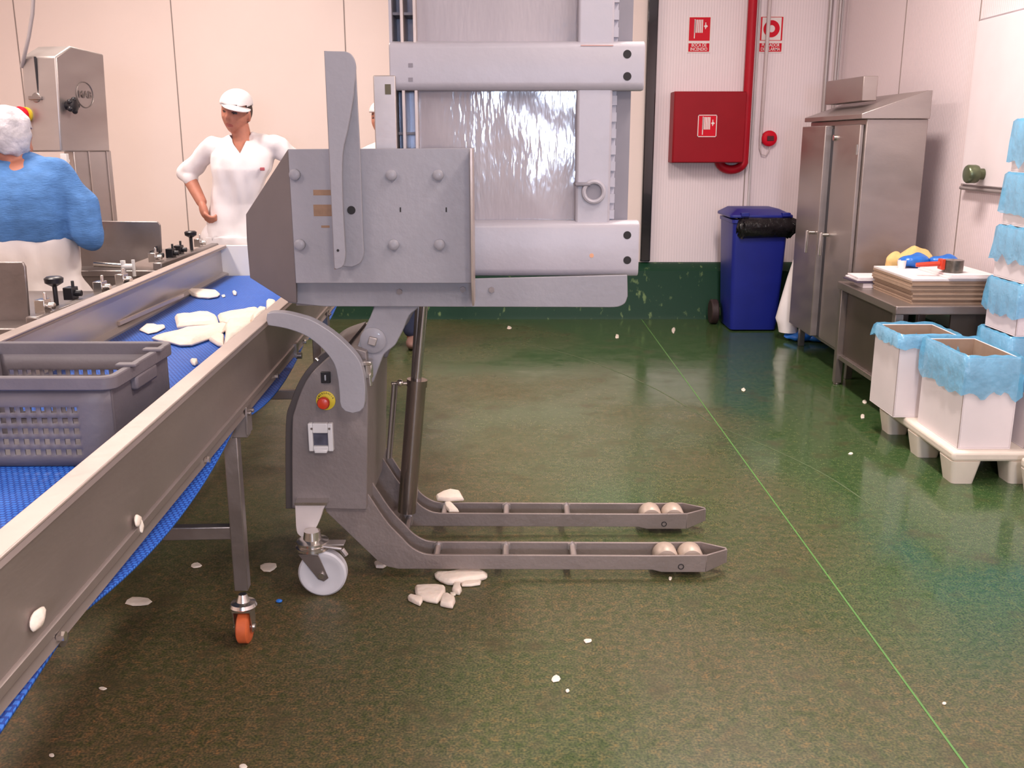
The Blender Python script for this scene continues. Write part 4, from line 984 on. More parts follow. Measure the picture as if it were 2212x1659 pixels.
m_ = MB(); m_.prism([Vector((xl, y, z_)) for y, z_ in bar_pr(z0, z0+.16)], (xr-xl, 0, 0)); obj('cross_bar', m_, tubp, tub, bevel=.004)
# upright post on the right with rounded edges
xa, xb = Xp(1246, 300), Xp(1322, 300)
obj('upright', MB().bb(xa, xb, YT+.012, YT+.074, zb0+.01, zt), tubp, tub, bevel=.008, seg=3)
# toothed rack
rk = MB(); xa2, xb2 = xb+.001, Xp(1334, 300)
zq = zb0+.03
while zq < zt-.05: rk.bb(xa2, xb2, YT+.045, YT+.074, zq, zq+.028); zq += .050
rk.bb(xa2, xb2, YT+.062, YT+.09, zb0+.02, zt); obj('ribbed_edge', rk, tubp, tub)
# side wall plate
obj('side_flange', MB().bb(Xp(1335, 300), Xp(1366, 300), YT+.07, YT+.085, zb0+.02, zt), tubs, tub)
# left ribs with recess
for px in (846, 870, 897):
    X = Xp(px, 300); obj('rib', MB().bb(X, X+.0085, YT+.014, YT+.16, zb0+.02, zt), railtop if px > 846 else tubp, tub)
obj('recess_back', MB().bb(Xp(850, 300, YT+.16), Xp(905, 300, YT+.16), YT+.16, YT+.172, zb0+.02, zt), mat('recess_shiny', (.30, .31, .38), .18, .4, .2, 12), tub)
rc = MB()
for py in (288, 25):
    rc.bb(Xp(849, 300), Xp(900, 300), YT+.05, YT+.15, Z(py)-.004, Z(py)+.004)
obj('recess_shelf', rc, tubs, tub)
# pierced bushing
c_ = at(1282, 414, YT+.012); rb = MB(); rb.tube([c_+Vector((.031*math.cos(q_*math.pi/16), -.012, .031*math.sin(q_*math.pi/16))) for q_ in range(32)], [.007]*32, 8, True); obj('drain_ring', rb, tubp, tub)
obj('drain_plug', MB().cyl(c_, c_+Vector((0, -.006, 0)), .028), tubs, tub)
w1 = at(1248, 398, YT+.01); obj('drain_neck', MB().box(w1+Vector((.015, -.008, 0)), (.05, .02, .012)), tubs, tub, bevel=.004)
# the tub's own depth: walls going back
dep = .62
wl, wr = Xp(852, 300), Xp(1366, 300)
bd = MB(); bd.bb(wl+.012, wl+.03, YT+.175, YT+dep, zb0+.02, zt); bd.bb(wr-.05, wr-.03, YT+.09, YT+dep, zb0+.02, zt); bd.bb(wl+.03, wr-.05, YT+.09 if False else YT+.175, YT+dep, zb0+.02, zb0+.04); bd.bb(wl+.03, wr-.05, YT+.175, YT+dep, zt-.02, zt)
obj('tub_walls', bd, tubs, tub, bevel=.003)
obj('rust_streak', MB().bb(Xp(1255, 96), Xp(1325, 96), YT-.0005, YT+.001, Z(99), Z(97)), mat('rust_pink', (.62, .36, .32), .7), tub)
# stainless post left of the tub (part of the lifter's mast)
pm = [at(812, 166, 3.16), at(843, 166, 3.16), at(852, 330, 3.16), at(820, 330, 3.16)]
zmt, zmb = pm[0].z, at(820, 600, 3.16).z
xm0, xm1 = at(815, 250, 3.16).x, at(848, 250, 3.16).x
ms = obj('mast_plate', MB().bb(xm0, xm1+.02, 3.09, 3.17, zmb, zmt), steel, lift, bevel=.003)
c_ = at(838, 193, 3.09); obj('mast_hole', MB().box(c_+Vector((0, -.001, 0)), (.018, .002, .03)), mat('olive_dark', (.10, .085, .05), .6), ms)

# ============================================================ FISH PIECES AND FLOOR LITTER
def piece(name, outline, z0, th, label, cat='fish', m=fish, bev=None, seed=1, group=None):
    pts = [atz(x, y, z0+th*.35) for x, y in outline]
    for p in pts: p.z = z0+.0015
    c_ = sum(pts, Vector())/len(pts); b = MB()
    low = [c_+(p-c_)*.94 for p in pts]; mid_ = [Vector((p.x, p.y, z0+th*.45)) for p in pts]; hi = [Vector(((c_+(p-c_)*.86).x, (c_+(p-c_)*.86).y, z0+th*(.95+.12*noise.noise(p*30)))) for p in pts]
    top = [Vector(((c_+(p-c_)*.5).x, (c_+(p-c_)*.5).y, z0+th*(1.06+.2*noise.noise(p*20)))) for p in pts]
    b.loft([low, mid_, hi, top])
    o = obj(name, b, m, smooth=60, bevel=th*.15, seg=2)
    return tag(o, label, cat, group)
def P3(o, s, pts): return [(o[0]+s*x, o[1]+s*y) for x, y in pts]
B = ZBt
c3 = (300, 580); k3 = 360/2212
piece('fish_fillet', P3(c3, k3, [(160, 935), (300, 890), (500, 850), (640, 810), (900, 780), (1180, 735), (1200, 800), (1100, 870), (900, 950), (700, 1020), (540, 1025), (400, 985), (250, 960)]), B, .022, 'long white fish fillet on the belt, its tip beside the crate corner')
piece('fish_fillet', P3(c3, k3, [(470, 660), (560, 630), (650, 640), (800, 602), (950, 615), (1040, 660), (1065, 740), (960, 760), (700, 770), (500, 790)]), B, .03, 'thick white fish fillet on the belt, behind the long pointed one')
piece('fish_piece', P3(c3, k3, [(0, 820), (90, 745), (200, 750), (260, 765), (345, 760), (350, 790), (240, 845), (120, 870)]), B, .012, 'small flat diamond-shaped fish piece on the belt')
piece('fish_piece', P3(c3, k3, [(930, 950), (1060, 880), (1130, 900), (1130, 1040), (1040, 1020)]), B, .02, 'small fish chunk below the big fish pile on the belt')
piece('fish_slab', P3(c3, k3, [(1150, 790), (1200, 700), (1500, 690), (1510, 780), (1380, 900), (1260, 1000), (1150, 1105), (1125, 1040), (1150, 900)]), B, .035, 'big pale fish slab of the pile pressed against the near belt rail')
piece('fish_slab', P3(c3, k3, [(1040, 640), (1180, 610), (1420, 575), (1560, 545), (1600, 560), (1590, 700), (1500, 760), (1200, 740), (1070, 720)]), B, .030, 'long fish slab at the back of the pile on the belt')
piece('fish_piece', P3(c3, k3, [(1500, 700), (1610, 575), (1700, 590), (1690, 640), (1600, 720), (1520, 775)]), B, .045, 'fish piece on top of the pile nearest the curved handle')
p_ = atz(592, 672, B+.03)
piece('fish_piece', P3(c3, k3, [(1690, 520), (1720, 485), (1780, 485), (1825, 510), (1820, 550), (1760, 600), (1695, 610)]), B, .05, 'small rounded fish chunk at the far tip of the pile')
piece('fish_fillet', P3(c3, k3, [(640, 310), (680, 290), (760, 292), (900, 295), (1040, 310), (1080, 345), (1050, 375), (930, 395), (780, 385), (700, 360)]), B, .02, 'slim white fish fillet lying farthest back on the belt')
piece('fish_crumb', P3(c3, k3, [(1240, 315), (1265, 300), (1300, 325), (1290, 355), (1255, 350)]), B, .012, 'tiny fish crumb on the belt right of the farthest fillet', 'crumb')
piece('fish_crumb', P3(c3, k3, [(680, 1235), (705, 1215), (745, 1222), (780, 1225), (785, 1260), (745, 1285), (705, 1275)]), B, .014, 'heart-shaped fish crumb alone on the near part of the belt', 'crumb')
piece('fish_crumb', P3(c3, k3, [(1095, 360), (1140, 350), (1150, 375), (1110, 385)]), B, .006, 'faint fish flake beside the end of the farthest fillet', 'crumb')
# floor
c6 = (820, 1200); k6 = 280/2212
def q6(p): return P3(c6, k6, p)
piece('fish_piece', q6([(925, 320), (1100, 330), (1350, 290), (1600, 255), (1750, 280), (1845, 320), (1845, 380), (1700, 420), (1500, 440), (1250, 490), (1150, 485), (1020, 440), (940, 380)]), 0, .024, 'long boat-shaped fish piece on the floor beside the near fork')
piece('fish_piece', q6([(1385, 490), (1500, 445), (1740, 440), (1720, 500), (1560, 525), (1400, 525)]), 0, .012, 'fish trimming tucked under the long boat-shaped piece')
piece('fish_piece', q6([(595, 550), (760, 530), (980, 530), (1125, 550), (1130, 640), (1080, 720), (990, 815), (800, 780), (620, 710), (600, 640)]), 0, .022, 'broad trapezoid fish chunk on the floor below the near fork')
piece('fish_piece', q6([(475, 720), (520, 690), (620, 715), (740, 740), (735, 790), (695, 855), (600, 815), (490, 760)]), 0, .018, 'small tapered fish chunk left of the trapezoid one on the floor')
piece('fish_piece', q6([(1080, 680), (1150, 665), (1290, 740), (1295, 790), (1250, 895), (1150, 880), (1030, 850), (1040, 770)]), 0, .02, 'square fish chunk right of the trapezoid one on the floor')
piece('fish_piece', q6([(1270, 495), (1380, 490), (1385, 560), (1405, 600), (1365, 665), (1290, 645), (1230, 600)]), 0, .02, 'knobbly fish chunk between the boat-shaped and square pieces')
piece('fish_piece', q6([(1200, 640), (1310, 640), (1300, 680), (1240, 700), (1205, 685)]), 0, .008, 'small whitish flake beside the knobbly fish chunk')
c7 = (860, 1000); k7 = 740/2212
piece('fish_piece', P3(c7, k7, [(240, 220), (290, 195), (340, 178), (400, 190), (428, 240), (320, 245), (250, 240)]), .088, .02, 'flat fish piece lying over the far fork, upper one')
piece('fish_piece', P3(c7, k7, [(290, 240), (320, 240), (360, 280), (395, 318), (330, 318), (305, 290)]), .075, .016, 'narrow fish strip hanging into the far fork under the flat piece')
piece('fish_piece', [(808, 1216), (818, 1212), (836, 1222), (828, 1227), (812, 1226)], 0, .014, 'fish scrap under the rear corner of the near fork')
for (px, py, w_, h_, lab) in ((425, 1222, 13, 6, 'fish scrap on the floor under the conveyor cross brace'), (580, 1225, 19, 10, 'flattened fish scrap on the floor left of the white caster wheel'), (300, 1300, 30, 12, 'largest flat fish scrap in the shade under the conveyor'), (222, 1488, 9, 4, 'pale sliver on the floor in the bottom left of the view'), (1270, 1385, 9, 5, 'tiny star-shaped fish crumb on the open floor'), (1200, 1467, 10, 8, 'square fish crumb on the open floor in front'), (525, 1656, 9, 6, 'pale crumb at the bottom edge of the view'), (112, 1632, 6, 4, 'tiny crumb on the floor in the bottom left corner'), (190, 1306, 5, 3, 'tiny crumb beside the far conveyor caster'), (1868, 868, 5, 5, 'crumb on the floor nearest the lined boxes'), (1863, 900, 5, 5, 'crumb just in front of the one nearest the lined boxes'), (1838, 980, 6, 3, 'flat crumb on the floor left of the pallet'), (1606, 842, 5, 4, 'crumb on the floor in front of the blue bin'), (1455, 713, 4, 7, 'crumb on the floor near the kerb left of the bin'), (1333, 727, 4, 5, 'crumb on the floor near the kerb behind the forks'), (1100, 708, 5, 4, 'crumb near the green kerb right of the cylinder'), (1226, 1493, 5, 4, 'speck on the open floor beside the square crumb'), (1448, 1250, 4, 4, 'speck on the floor under the tip of the near fork'), (2040, 1520, 5, 3, 'speck on the open floor in the bottom right')):
    R = random.Random(px); pts = []
    n_ = 9
    for i in range(n_):
        an = 2*math.pi*i/n_; r_5 = R.uniform(.75, 1.15); pts.append((px+w_*r_5*math.cos(an), py+h_*r_5*math.sin(an)))
    piece('fish_crumb', pts, 0, .006 if w_ > 12 else .005, lab, 'crumb')
tag(obj('blue_scrap', MB().sph(atz(603, 1298, .006), (.011, .008, .006), 10), blueb), 'tiny blue plastic scrap on the floor below the white caster', 'scrap')
# bits sticking on the near rail
for (px, py, r_6, lab) in ((298, 1126, (.004, .014, .012), 'fish crumb stuck low on the near conveyor rail'), (306, 1138, (.003, .006, .014), 'thin fish sliver hanging from the crumb on the rail'), (83, 1336, (.006, .024, .014), 'fish scrap stuck on the rail near the far left caster')):
    q = atx(px, py, cv(1.7, -.004, 0).x-.0); q = atx(px, py, cv(q.y, -.008, 0).x)
    m_ = MB(); m_.sph(q, r_6, 12)
    for v in m_.b.verts: v.co += noise.noise_vector(v.co*60)*.004
    tag(obj('fish_crumb', m_, fish, smooth=70), lab, 'crumb')

# ============================================================ PEOPLE
def bake(mb_, voxel, smooth_it=4, disp=None):
    me = bpy.data.meshes.new('tmp'); mb_.b.to_mesh(me); mb_.b.free()
    o = bpy.data.objects.new('tmp', me); sc.collection.objects.link(o)
    r = o.modifiers.new('r', 'REMESH'); r.mode = 'VOXEL'; r.voxel_size = voxel
    s_ = o.modifiers.new('s', 'SMOOTH'); s_.iterations = smooth_it; s_.factor = .5
    dg = bpy.context.evaluated_depsgraph_get(); out = bpy.data.meshes.new_from_object(o.evaluated_get(dg))
    bpy.data.objects.remove(o); bpy.data.meshes.remove(me)
    b = MB(); b.b.from_mesh(out); bpy.data.meshes.remove(out)
    if disp:
        b.b.normal_update()
        for v in b.b.verts: v.co += v.normal*disp(v.co)
    return b
def limb(mb_, pts, rad, n=20):
    """tapered limb with round ends"""
    P = [Vector(p) for p in pts]
    out, R = [], []
    for i in range(len(P)-1):
        for k_ in range(6): out.append(P[i].lerp(P[i+1], k_/6)); R.append(rad[i]+(rad[i+1]-rad[i])*k_/6)
    out.append(P[-1]); R.append(rad[-1]); mb_.tube(out, R, n)
    for p, r in zip(P, rad): mb_.sph(p, r, 16)
def ell(c, rx, ry, yaw=0, n=28, sq=1.0):
    out = []
    for i in range(n):
        a = 2*math.pi*i/n; x = rx*math.copysign(abs(math.cos(a))**sq, math.cos(a)); y = ry*math.copysign(abs(math.sin(a))**sq, math.sin(a))
        out.append(Vector((c[0]+x*math.cos(yaw)-y*math.sin(yaw), c[1]+x*math.sin(yaw)+y*math.cos(yaw), c[2])))
    return out
def G(x, s): return math.exp(-(x/s)**2)
def head(mb_, M, ears=True):
    """head in its own frame: face looks to -y, z up, centre at the middle of the skull"""
    v = bmesh.ops.create_uvsphere(mb_.b, u_segments=72, v_segments=48, radius=1)['verts']
    for q in v:
        x, y, z = q.co; X, Y_, Z_ = x*.074, y*.094, z*.118
        if z < 0:
            t_ = -z; X *= 1-.34*t_**1.6; Y_ = Y_*(1-.10*t_)-(.006*t_)
            if y > 0: Y_ *= 1-.30*t_
        if y < 0:
            f_ = min(1, -y*1.3); Y_ += .006*f_*(1-abs(z))
            Y_ -= f_*(.024*G(X, .011)*G(Z_+.022, .020)+.012*G(X, .008)*G(Z_-.004, .024))
            for sg in (-1, 1): Y_ += f_*.013*G(X-sg*.031, .017)*G(Z_-.008, .013); Y_ -= f_*.005*G(X-sg*.045, .018)*G(Z_+.024, .016)
            Y_ -= f_*.006*G(Z_-.030, .010)*G(X, .045)
            Y_ -= f_*(.007*G(X, .022)*G(Z_+.056, .006)+.007*G(X, .019)*G(Z_+.068, .006)-.003*G(X, .02)*G(Z_+.062, .0025))
            Y_ -= f_*.010*G(X, .020)*G(Z_+.098, .016)
        q.co = (X, Y_, Z_)
    if ears:
        for sg in (-1, 1):
            e = bmesh.ops.create_uvsphere(mb_.b, u_segments=16, v_segments=12, radius=1)['verts']
            bmesh.ops.transform(mb_.b, matrix=Matrix.Translation((sg*.077, .012, -.012)) @ Matrix.Rotation(sg*.4, 4, 'Z') @ Matrix.Diagonal((.009, .018, .032, 1)), verts=e); v += e
    bmesh.ops.transform(mb_.b, matrix=M, verts=v)
def hand(mb_, wrist, d, palm_n, curl=.9, thumb_side=1, s=1.0):
    """palm plus five separate fingers; d: direction, palm_n: palm normal"""
    d = Vector(d).normalized(); n_ = Vector(palm_n); n_ = (n_-d*n_.dot(d)).normalized(); sd = d.cross(n_)*thumb_side
    T = Matrix((( sd.x, d.x, n_.x, 0), (sd.y, d.y, n_.y, 0), (sd.z, d.z, n_.z, 0), (0, 0, 0, 1)))
    mb_.sph(Vector(wrist)+d*.045*s, (.038*s, .048*s, .021*s), 16, T)
    for i, (o_, L_2) in enumerate(((.029, .072), (.010, .080), (-.010, .075), (-.028, .060))):
        p = Vector(wrist)+d*.082*s+sd*o_*s; a = .25; pts = [p]
        for k_, f_ in enumerate((.45, .32, .25)):
            a += curl*(.5+.25*k_)*.6; dd = d*math.cos(a)+n_*math.sin(a)+sd*o_*1.5*(1-curl); p = p+dd.normalized()*L_2*f_*s; pts.append(p)
        limb(mb_, pts, [.0092*s, .0086*s, .008*s, .007*s], 10)
    p = Vector(wrist)+d*.022*s+sd*.030*s; p2 = p+(d*.6+sd*.6+n_*.35).normalized()*.036*s; p3 = p2+(d*.8+sd*.1+n_*.5).normalized()*.030*s
    limb(mb_, [p, p2, p3], [.013*s, .011*s, .009*s], 10)
def folds(amp, f1, seed, f2=None):
    def fn_(co):
        q = Vector((co.x*f1, co.y*f1, co.z*f1*.45))+Vector((seed, 0, 0))
        return amp*(noise.noise(q)+.5*noise.noise(q*2.3))
    return fn_
def face_colours(o, Mh):
    """eyes, brows and lips as materials on the body's own surface"""
    me = o.data; me.materials.append(eyem); me.materials.append(skind); inv = Mh.inverted(); org = origin_of(o)
    for p in me.polygons:
        c_ = inv @ (p.center+org)
        if c_.y > -.05 or abs(c_.z) > .13: continue
        for sg in (-1, 1):
            if ((c_.x-sg*.031)/.0135)**2+((c_.z-.008)/.0065)**2 < 1: p.material_index = 1
            if ((c_.x-sg*.033)/.020)**2+((c_.z-.034-.0*abs(c_.x))/.004)**2 < 1: p.material_index = 1
        if (c_.x/.023)**2+((c_.z+.062)/.011)**2 < 1: p.material_index = 2
# ---------------- woman in white with hand on hip
YW = 5.62
def W(px, py, dy=0): return at(px, py, YW+dy)
hc = W(509, 243); hc.z += .0
Mh = Matrix.Translation(hc) @ Matrix.Rotation(math.radians(8), 4, 'Y') @ Matrix.Rotation(math.radians(-12), 4, 'Z') @ Matrix.Rotation(math.radians(8), 4, 'X')
nk = W(520, 300); shL, shR = W(461, 318, .02), W(590, 312, .02)   # image-left / image-right shoulders
elL, wrL = W(402, 372, .08), W(435, 436, -.04); elR, wrR = W(648, 350, .10), W(640, 420, -.02)
hip = W(503, 505)
t = thing('person', (hip.x, YW, 0), 'woman in white cap and smock with hand on hip, beyond the belt end', 'person')
bm_ = MB(); head(bm_, Mh)
limb(bm_, [hc+Vector((.005, .025, -.05)), nk+Vector((0, .03, .01)), nk+Vector((0, .03, -.05))], [.052, .052, .06])
def torso(mb_, grow, zlow, yc, spec):
    mb_.loft([ell((x, yc+dy, z_), rx+grow, ry+grow) for (x, z_, rx, ry, dy) in spec if z_ >= zlow])
zz_ = lambda py: at(1106, py, YW).z
xx_ = lambda px, py: at(px, py, YW).x
spec = [(xx_(505, 600), .92, .165, .115, .03), (xx_(503, 520), zz_(520), .160, .11, .02), (xx_(504, 480), zz_(480), .145, .10, .02), (xx_(508, 440), zz_(440), .128, .092, .01), (xx_(515, 400), zz_(400), .135, .10, 0), (xx_(522, 365), zz_(365), .155, .115, -.005), (xx_(525, 335), zz_(335), .165, .105, .01), (xx_(526, 316), zz_(316), .15, .08, .025), (xx_(524, 303), zz_(303), .09, .06, .035)]
torso(bm_, -.010, 0, YW, spec)
limb(bm_, [shL, elL, wrL], [.045, .042, .030]); limb(bm_, [shR, elR, wrR], [.045, .042, .030])
hand(bm_, wrL, (wrL-elL)*.6+Vector((.0, -.02, -.08)), (1, .3, .1), 1.35, -1, 1.15)
hand(bm_, wrR, (0, -.3, -1), (-1, 0, 0), .6, 1, 1.0)
for sg in (-1, 1):
    h_ = Vector((hip.x+sg*.07, YW+.03, .90)); limb(bm_, [h_, Vector((hip.x+sg*.09, YW+.01, .50)), Vector((hip.x+sg*.095, YW+.04, .09))], [.085, .058, .042])
    limb(bm_, [Vector((hip.x+sg*.095, YW+.05, .05)), Vector((hip.x+sg*.11, YW-.09, .035))], [.038, .03])
b_ = bake(bm_, .0058, 2)
body = obj('body', b_, skin, t, smooth=180); face_colours(body, Mh)
sm = MB(); torso(sm, .012, 0, YW, spec)
limb(sm, [shL+Vector((.03, 0, 0)), shL, elL+Vector((-.004, 0, -.006)), elL.lerp(wrL, .22)], [.056, .060, .058, .050]); limb(sm, [shR+Vector((-.03, 0, 0)), shR, elR, elR.lerp(wrR, .4)], [.056, .060, .056, .050])
limb(sm, [shL.lerp(shR, .12), nk+Vector((-.06, .03, -.006))], [.06, .035]); limb(sm, [shR.lerp(shL, .12), nk+Vector((.06, .03, -.006))], [.06, .035])
b_ = bake(sm, .008, 3, folds(.026, 8, 3))
# open the V neck and the cuff
vt = W(529, 331); n1, n2 = W(485, 280), W(541, 280)
for nn in (n1, n2):
    d_ = (nn-vt); pn = Vector((d_.z, 0, -d_.x)).normalized()
    bmesh.ops.bisect_plane(b_.b, geom=b_.b.verts[:]+b_.b.edges[:]+b_.b.faces[:], dist=1e-5, plane_co=vt, plane_no=pn)
dl = []
for f_c in b_.b.faces:
    q = f_c.calc_center_median()
    if q.z > vt.z and q.y < YW+.02:
        f_ = (q.z-vt.z)/(n1.z-vt.z)
        if vt.x+(n1.x-vt.x)*f_ < q.x < vt.x+(n2.x-vt.x)*f_: dl.append(f_c); continue
    if (q-nk-Vector((0, .03, .03))).length < .055: dl.append(f_c)
bmesh.ops.delete(b_.b, geom=dl, context='FACES')
so_ = obj('smock', b_, clothw, t, smooth=180, label='white V-neck smock'); sd = so_.modifiers.new('s', 'SOLIDIFY'); sd.thickness = .004
pc_ = W(577, 364); rc_ = YW-.128
pkt = MB(); pkt.box((pc_.x, YW-.108, pc_.z), (.026, .010, .018)); obj('badge', pkt, mat('badge_red', (.45, .10, .12), .6), so_, bevel=.004, label='small dark red emblem on the chest')
ap = MB(); ap.loft([ell((hip.x, YW+.02, z_), rx, ry) for z_, rx, ry in ((.42, .20, .15), (.7, .19, .145), (.93, .183, .14), (zz_(520), .180, .135), (zz_(508), .176, .13))])
b_ = bake(ap, .012, 2, folds(.018, 8, 9)); obj('apron', b_, clothw, t, smooth=180)
tr_ = MB()
for sg in (-1, 1): limb(tr_, [Vector((hip.x+sg*.085, YW+.03, .9)), Vector((hip.x+sg*.09, YW+.01, .50)), Vector((hip.x+sg*.095, YW+.04, .12))], [.11, .085, .07])
obj('trousers', bake(tr_, .014, 2), clothw, t, smooth=180)
bt = MB()
for sg in (-1, 1): bt.sph((hip.x+sg*.105, YW-.02, .05), (.055, .13, .05)); bt.cyl((hip.x+sg*.095, YW+.04, .05), (hip.x+sg*.095, YW+.04, .2), .06)
for v in bt.b.verts: v.co.z = max(v.co.z, .001)
obj('boots', bt, plasw, t)
# cap with brim and hair
cpm = MB(); v = bmesh.ops.create_uvsphere(cpm.b, u_segments=40, v_segments=24, radius=1)['verts']
bmesh.ops.transform(cpm.b, matrix=Mh @ Matrix.Translation((0, .008, .048)) @ Matrix.Rotation(math.radians(10), 4, 'X') @ Matrix.Diagonal((.086, .106, .078, 1)), verts=v)
inv = Mh.inverted(); bmesh.ops.delete(cpm.b, geom=[q for q in cpm.b.verts if (inv @ q.co).z < .042-.10*(inv @ q.co).y*0], context='VERTS')
rings = []
cpo = obj('cap', cpm, clothw, t, smooth=80); sd = cpo.modifiers.new('s', 'SOLIDIFY'); sd.thickness = .003
br_ = MB(); top_, bot_ = [], []; Mbr = Mh @ Matrix.Rotation(math.radians(26), 4, 'Z') @ Matrix.Rotation(math.radians(7), 4, 'Y')
for i in range(17):
    a = math.radians(-170+160*i/16); x, y = .080*math.cos(a), -.012+.150*math.sin(a); zc_ = .052-.022*(abs(math.sin(a)))-.014*math.cos(a)**2
    top_.append(Mbr @ Vector((x, y, zc_+.004))); bot_.append(Mbr @ Vector((x, y, zc_-.001)))
nb = len(top_); A_ = [br_.b.verts.new(p) for p in top_]; B_ = [br_.b.verts.new(p) for p in bot_]
ca_, cb_ = br_.b.verts.new(Mh @ Vector((0, -.04, .064))), br_.b.verts.new(Mh @ Vector((0, -.04, .058)))
for i in range(nb-1):
    br_.b.faces.new((A_[i], A_[i+1], ca_)); br_.b.faces.new((B_[i+1], B_[i], cb_)); br_.b.faces.new((A_[i], B_[i], B_[i+1], A_[i+1]))
br_.b.faces.new((A_[0], ca_, cb_, B_[0])); br_.b.faces.new((A_[-1], B_[-1], cb_, ca_))
obj('brim', br_, clothw, cpo, smooth=50)
hr = MB(); v = bmesh.ops.create_uvsphere(hr.b, u_segments=32, v_segments=20, radius=1)['verts']
bmesh.ops.transform(hr.b, matrix=Mh @ Matrix.Translation((0, .022, .012)) @ Matrix.Diagonal((.081, .086, .092, 1)), verts=v)
bmesh.ops.delete(hr.b, geom=[q for q in hr.b.verts if (inv @ q.co).y < -.030], context='VERTS')
ho = obj('hair', hr, hairm, t, smooth=180); sd = ho.modifiers.new('s', 'SOLIDIFY'); sd.thickness = .003
# ---------------- worker in blue seen from behind
YB2 = 4.22
def Wb(px, py, dy=0): return at(px, py, YB2+dy)
hc = Wb(14, 302); hc.y += .03
Mh = Matrix.Translation(hc) @ Matrix.Rotation(math.radians(150), 4, 'Z') @ Matrix.Rotation(math.radians(14), 4, 'X')
cxm = Wb(50, 430).x
t = thing('person', (cxm, YB2, 0), 'person in blue sweater, hair net and white apron, seen from behind at the left', 'person')
zb_ = lambda py: at(1106, py, YB2).z
xb_f = lambda px, py: at(px, py, YB2).x
spec = [(cxm-.02, .80, .20, .15, .05), (xb_f(45, 560), zb_(560), .195, .15, .04), (xb_f(45, 520), zb_(520), .205, .15, .02), (xb_f(47, 470), zb_(470), .205, .15, 0), (xb_f(50, 420), zb_(420), .20, .145, 0), (xb_f(50, 385), zb_(385), .19, .13, .01), (xb_f(44, 360), zb_(360), .165, .105, .03), (xb_f(34, 343), zb_(343), .10, .075, .05)]
bm_ = MB(); head(bm_, Mh); nkb = Wb(30, 340, .05)
limb(bm_, [hc+Vector((0, -.02, -.05)), nkb+Vector((0, 0, -.04))], [.055, .065]); torso(bm_, -.012, 0, YB2, spec)
shr, elr, wrr = Wb(128, 385, .03), Wb(182, 500, .0), Wb(168, 480, .30)
shl, ell_, wrl = Wb(-40, 385, .03), Wb(-85, 500, .05), Wb(-40, 480, .33)
limb(bm_, [shr, elr, wrr], [.05, .042, .028]); limb(bm_, [shl, ell_, wrl], [.05, .042, .028])
hand(bm_, wrr, (-.3, 1, -.1), (0, .1, -1), .7, -1); hand(bm_, wrl, (.3, 1, -.1), (0, .1, -1), .7, 1)
for sg in (-1, 1):
    limb(bm_, [Vector((cxm+sg*.07, YB2+.05, .82)), Vector((cxm+sg*.10, YB2+.03, .45)), Vector((cxm+sg*.10, YB2+.05, .09))], [.09, .06, .045]); limb(bm_, [Vector((cxm+sg*.10, YB2+.05, .05)), Vector((cxm+sg*.11, YB2+.17, .035))], [.038, .03])
body = obj('body', bake(bm_, .0075, 2), skin, t, smooth=180)
sw_ = MB(); torso(sw_, .008, zb_(530), YB2, spec)
limb(sw_, [shr+Vector((-.05, 0, 0)), shr, shr.lerp(elr, .5)+Vector((.03, 0, .0)), elr, wrr], [.085, .085, .078, .070, .045]); limb(sw_, [shl+Vector((.05, 0, 0)), shl, ell_, wrl], [.085, .08, .068, .045])
limb(sw_, [shr+Vector((-.03, 0, .02)), nkb+Vector((.05, -.01, -.02))], [.07, .05]); limb(sw_, [shl+Vector((.03, 0, .02)), nkb+Vector((-.05, -.01, -.02))], [.07, .05])
b_ = bake(sw_, .010, 3, folds(.026, 8, 5))
so_ = obj('sweater', b_, clothb, t, smooth=180); sd = so_.modifiers.new('s', 'SOLIDIFY'); sd.thickness = .004
ap = MB(); ap.loft([ell((x, YB2+dy, z_), rx, ry) for x, z_, rx, ry, dy in ((cxm, .40, .24, .19, .04), (cxm, .8, .235, .185, .04), (xb_f(44, 600), zb_(600), .232, .185, .04), (xb_f(45, 550), zb_(550), .235, .18, .04), (xb_f(45, 518), zb_(518), .222, .17, .03), (xb_f(46, 506), zb_(506), .20, .155, .03))])
obj('apron', bake(ap, .012, 2, folds(.024, 8, 2)), apron, t, smooth=180)
hn = MB(); v = bmesh.ops.create_uvsphere(hn.b, u_segments=48, v_segments=32, radius=1)['verts']
bmesh.ops.transform(hn.b, matrix=Mh @ Matrix.Translation((0, .020, .020)) @ Matrix.Diagonal((.098, .112, .118, 1)), verts=v)
inv = Mh.inverted()
bmesh.ops.delete(hn.b, geom=[q for q in hn.b.verts if (inv @ q.co).y < -.055 and (inv @ q.co).z < .06 or (inv @ q.co).z < -.075], context='VERTS')
for q in hn.b.verts: q.co += noise.noise_vector(q.co*22)*.010
ho = obj('hair_net', hn, netm, t, smooth=180, label='crumpled whitish hair net'); sd = ho.modifiers.new('s', 'SOLIDIFY'); sd.thickness = .003
bt = MB()
for sg in (-1, 1): bt.sph((cxm+sg*.105, YB2+.12, .05), (.055, .14, .05)); bt.cyl((cxm+sg*.10, YB2+.05, .05), (cxm+sg*.10, YB2+.05, .42), .065)
for v in bt.b.verts: v.co.z = max(v.co.z, .001)
obj('boots', bt, plasw, t)
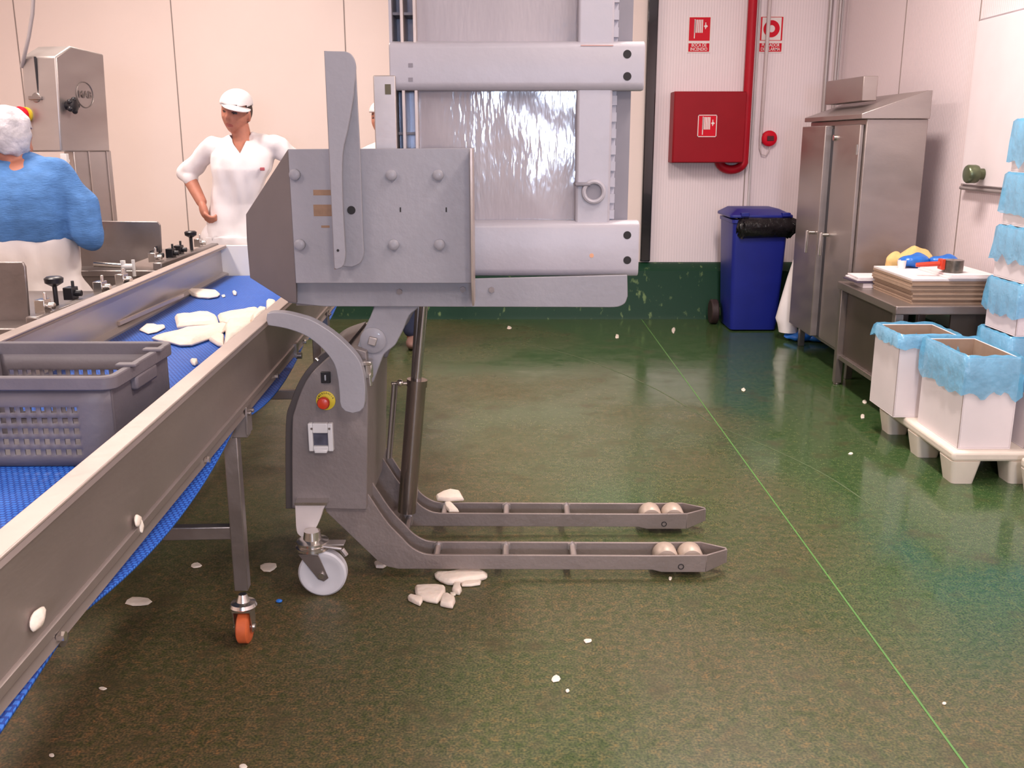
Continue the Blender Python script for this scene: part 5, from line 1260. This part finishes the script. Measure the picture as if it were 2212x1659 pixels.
# ---------------- worker mostly hidden behind the lifter
Y3 = 6.9
hc = at(827, 258, Y3)
Mh = Matrix.Translation(hc) @ Matrix.Rotation(math.radians(-25), 4, 'Z')
t = thing('person', (hc.x+.03, Y3, 0), 'person in white cap, mostly hidden behind the lifter mast', 'person')
zt_ = hc.z
spec = [(hc.x+.03, .85, .16, .12, .02), (hc.x+.03, zt_-.60, .13, .10, .02), (hc.x+.02, zt_-.38, .155, .115, .01), (hc.x+.02, zt_-.24, .15, .09, .02), (hc.x+.01, zt_-.17, .08, .06, .03)]
bm_ = MB(); head(bm_, Mh); limb(bm_, [hc+Vector((0, .02, -.05)), hc+Vector((0, .03, -.2))], [.05, .06]); torso(bm_, -.01, 0, Y3, spec)
for sg in (-1, 1):
    s_ = Vector((hc.x+.02+sg*.165, Y3+.02, zt_-.25)); e_ = s_+Vector((sg*.01, .03, -.27)); w_ = e_+Vector((-sg*.05, -.14, -.16))
    limb(bm_, [s_, e_, w_], [.045, .036, .026]); hand(bm_, w_, (0, -.6, -.5), (-sg, 0, 0), .6, sg)
    limb(bm_, [Vector((hc.x+.03+sg*.085, Y3+.02, .90)), Vector((hc.x+.05+sg*.09, Y3, .48)), Vector((hc.x+.06+sg*.10, Y3+.02, .09))], [.095, .058, .042]); limb(bm_, [Vector((hc.x+.06+sg*.10, Y3+.02, .05)), Vector((hc.x+.075+sg*.11, Y3-.11, .035))], [.038, .03])
body = obj('body', bake(bm_, .008, 2), skin, t, smooth=180); face_colours(body, Mh)
sm = MB(); torso(sm, .012, 0, Y3, spec)
for sg in (-1, 1):
    s_ = Vector((hc.x+.02+sg*.165, Y3+.02, zt_-.25)); e_ = s_+Vector((sg*.01, .03, -.27)); limb(sm, [Vector((hc.x+.02+sg*.06, Y3+.02, zt_-.19)), s_, e_], [.05, .062, .055])
obj('smock', bake(sm, .011, 3, folds(.008, 9, 6)), clothw, t, smooth=180)
tr_ = MB()
for sg in (-1, 1): limb(tr_, [Vector((hc.x+.03+sg*.085, Y3+.02, .95)), Vector((hc.x+.05+sg*.09, Y3, .48)), Vector((hc.x+.06+sg*.10, Y3+.02, .13))], [.11, .082, .065])
obj('trousers', bake(tr_, .014, 2), trou, t, smooth=180)
bt = MB()
for sg in (-1, 1): bt.sph((hc.x+.068+sg*.105, Y3-.04, .045), (.05, .13, .045))
for v in bt.b.verts: v.co.z = max(v.co.z, .001)
obj('shoes', bt, shoe, t)
cpm = MB(); v = bmesh.ops.create_uvsphere(cpm.b, u_segments=32, v_segments=20, radius=1)['verts']
bmesh.ops.transform(cpm.b, matrix=Mh @ Matrix.Translation((0, .008, .045)) @ Matrix.Diagonal((.09, .112, .085, 1)), verts=v)
inv = Mh.inverted(); bmesh.ops.delete(cpm.b, geom=[q for q in cpm.b.verts if (inv @ q.co).z < .035], context='VERTS')
o = obj('cap', cpm, clothw, t, smooth=80); sd = o.modifiers.new('s', 'SOLIDIFY'); sd.thickness = .003
for o in bpy.data.objects:
    if '_o' in o: del o['_o']
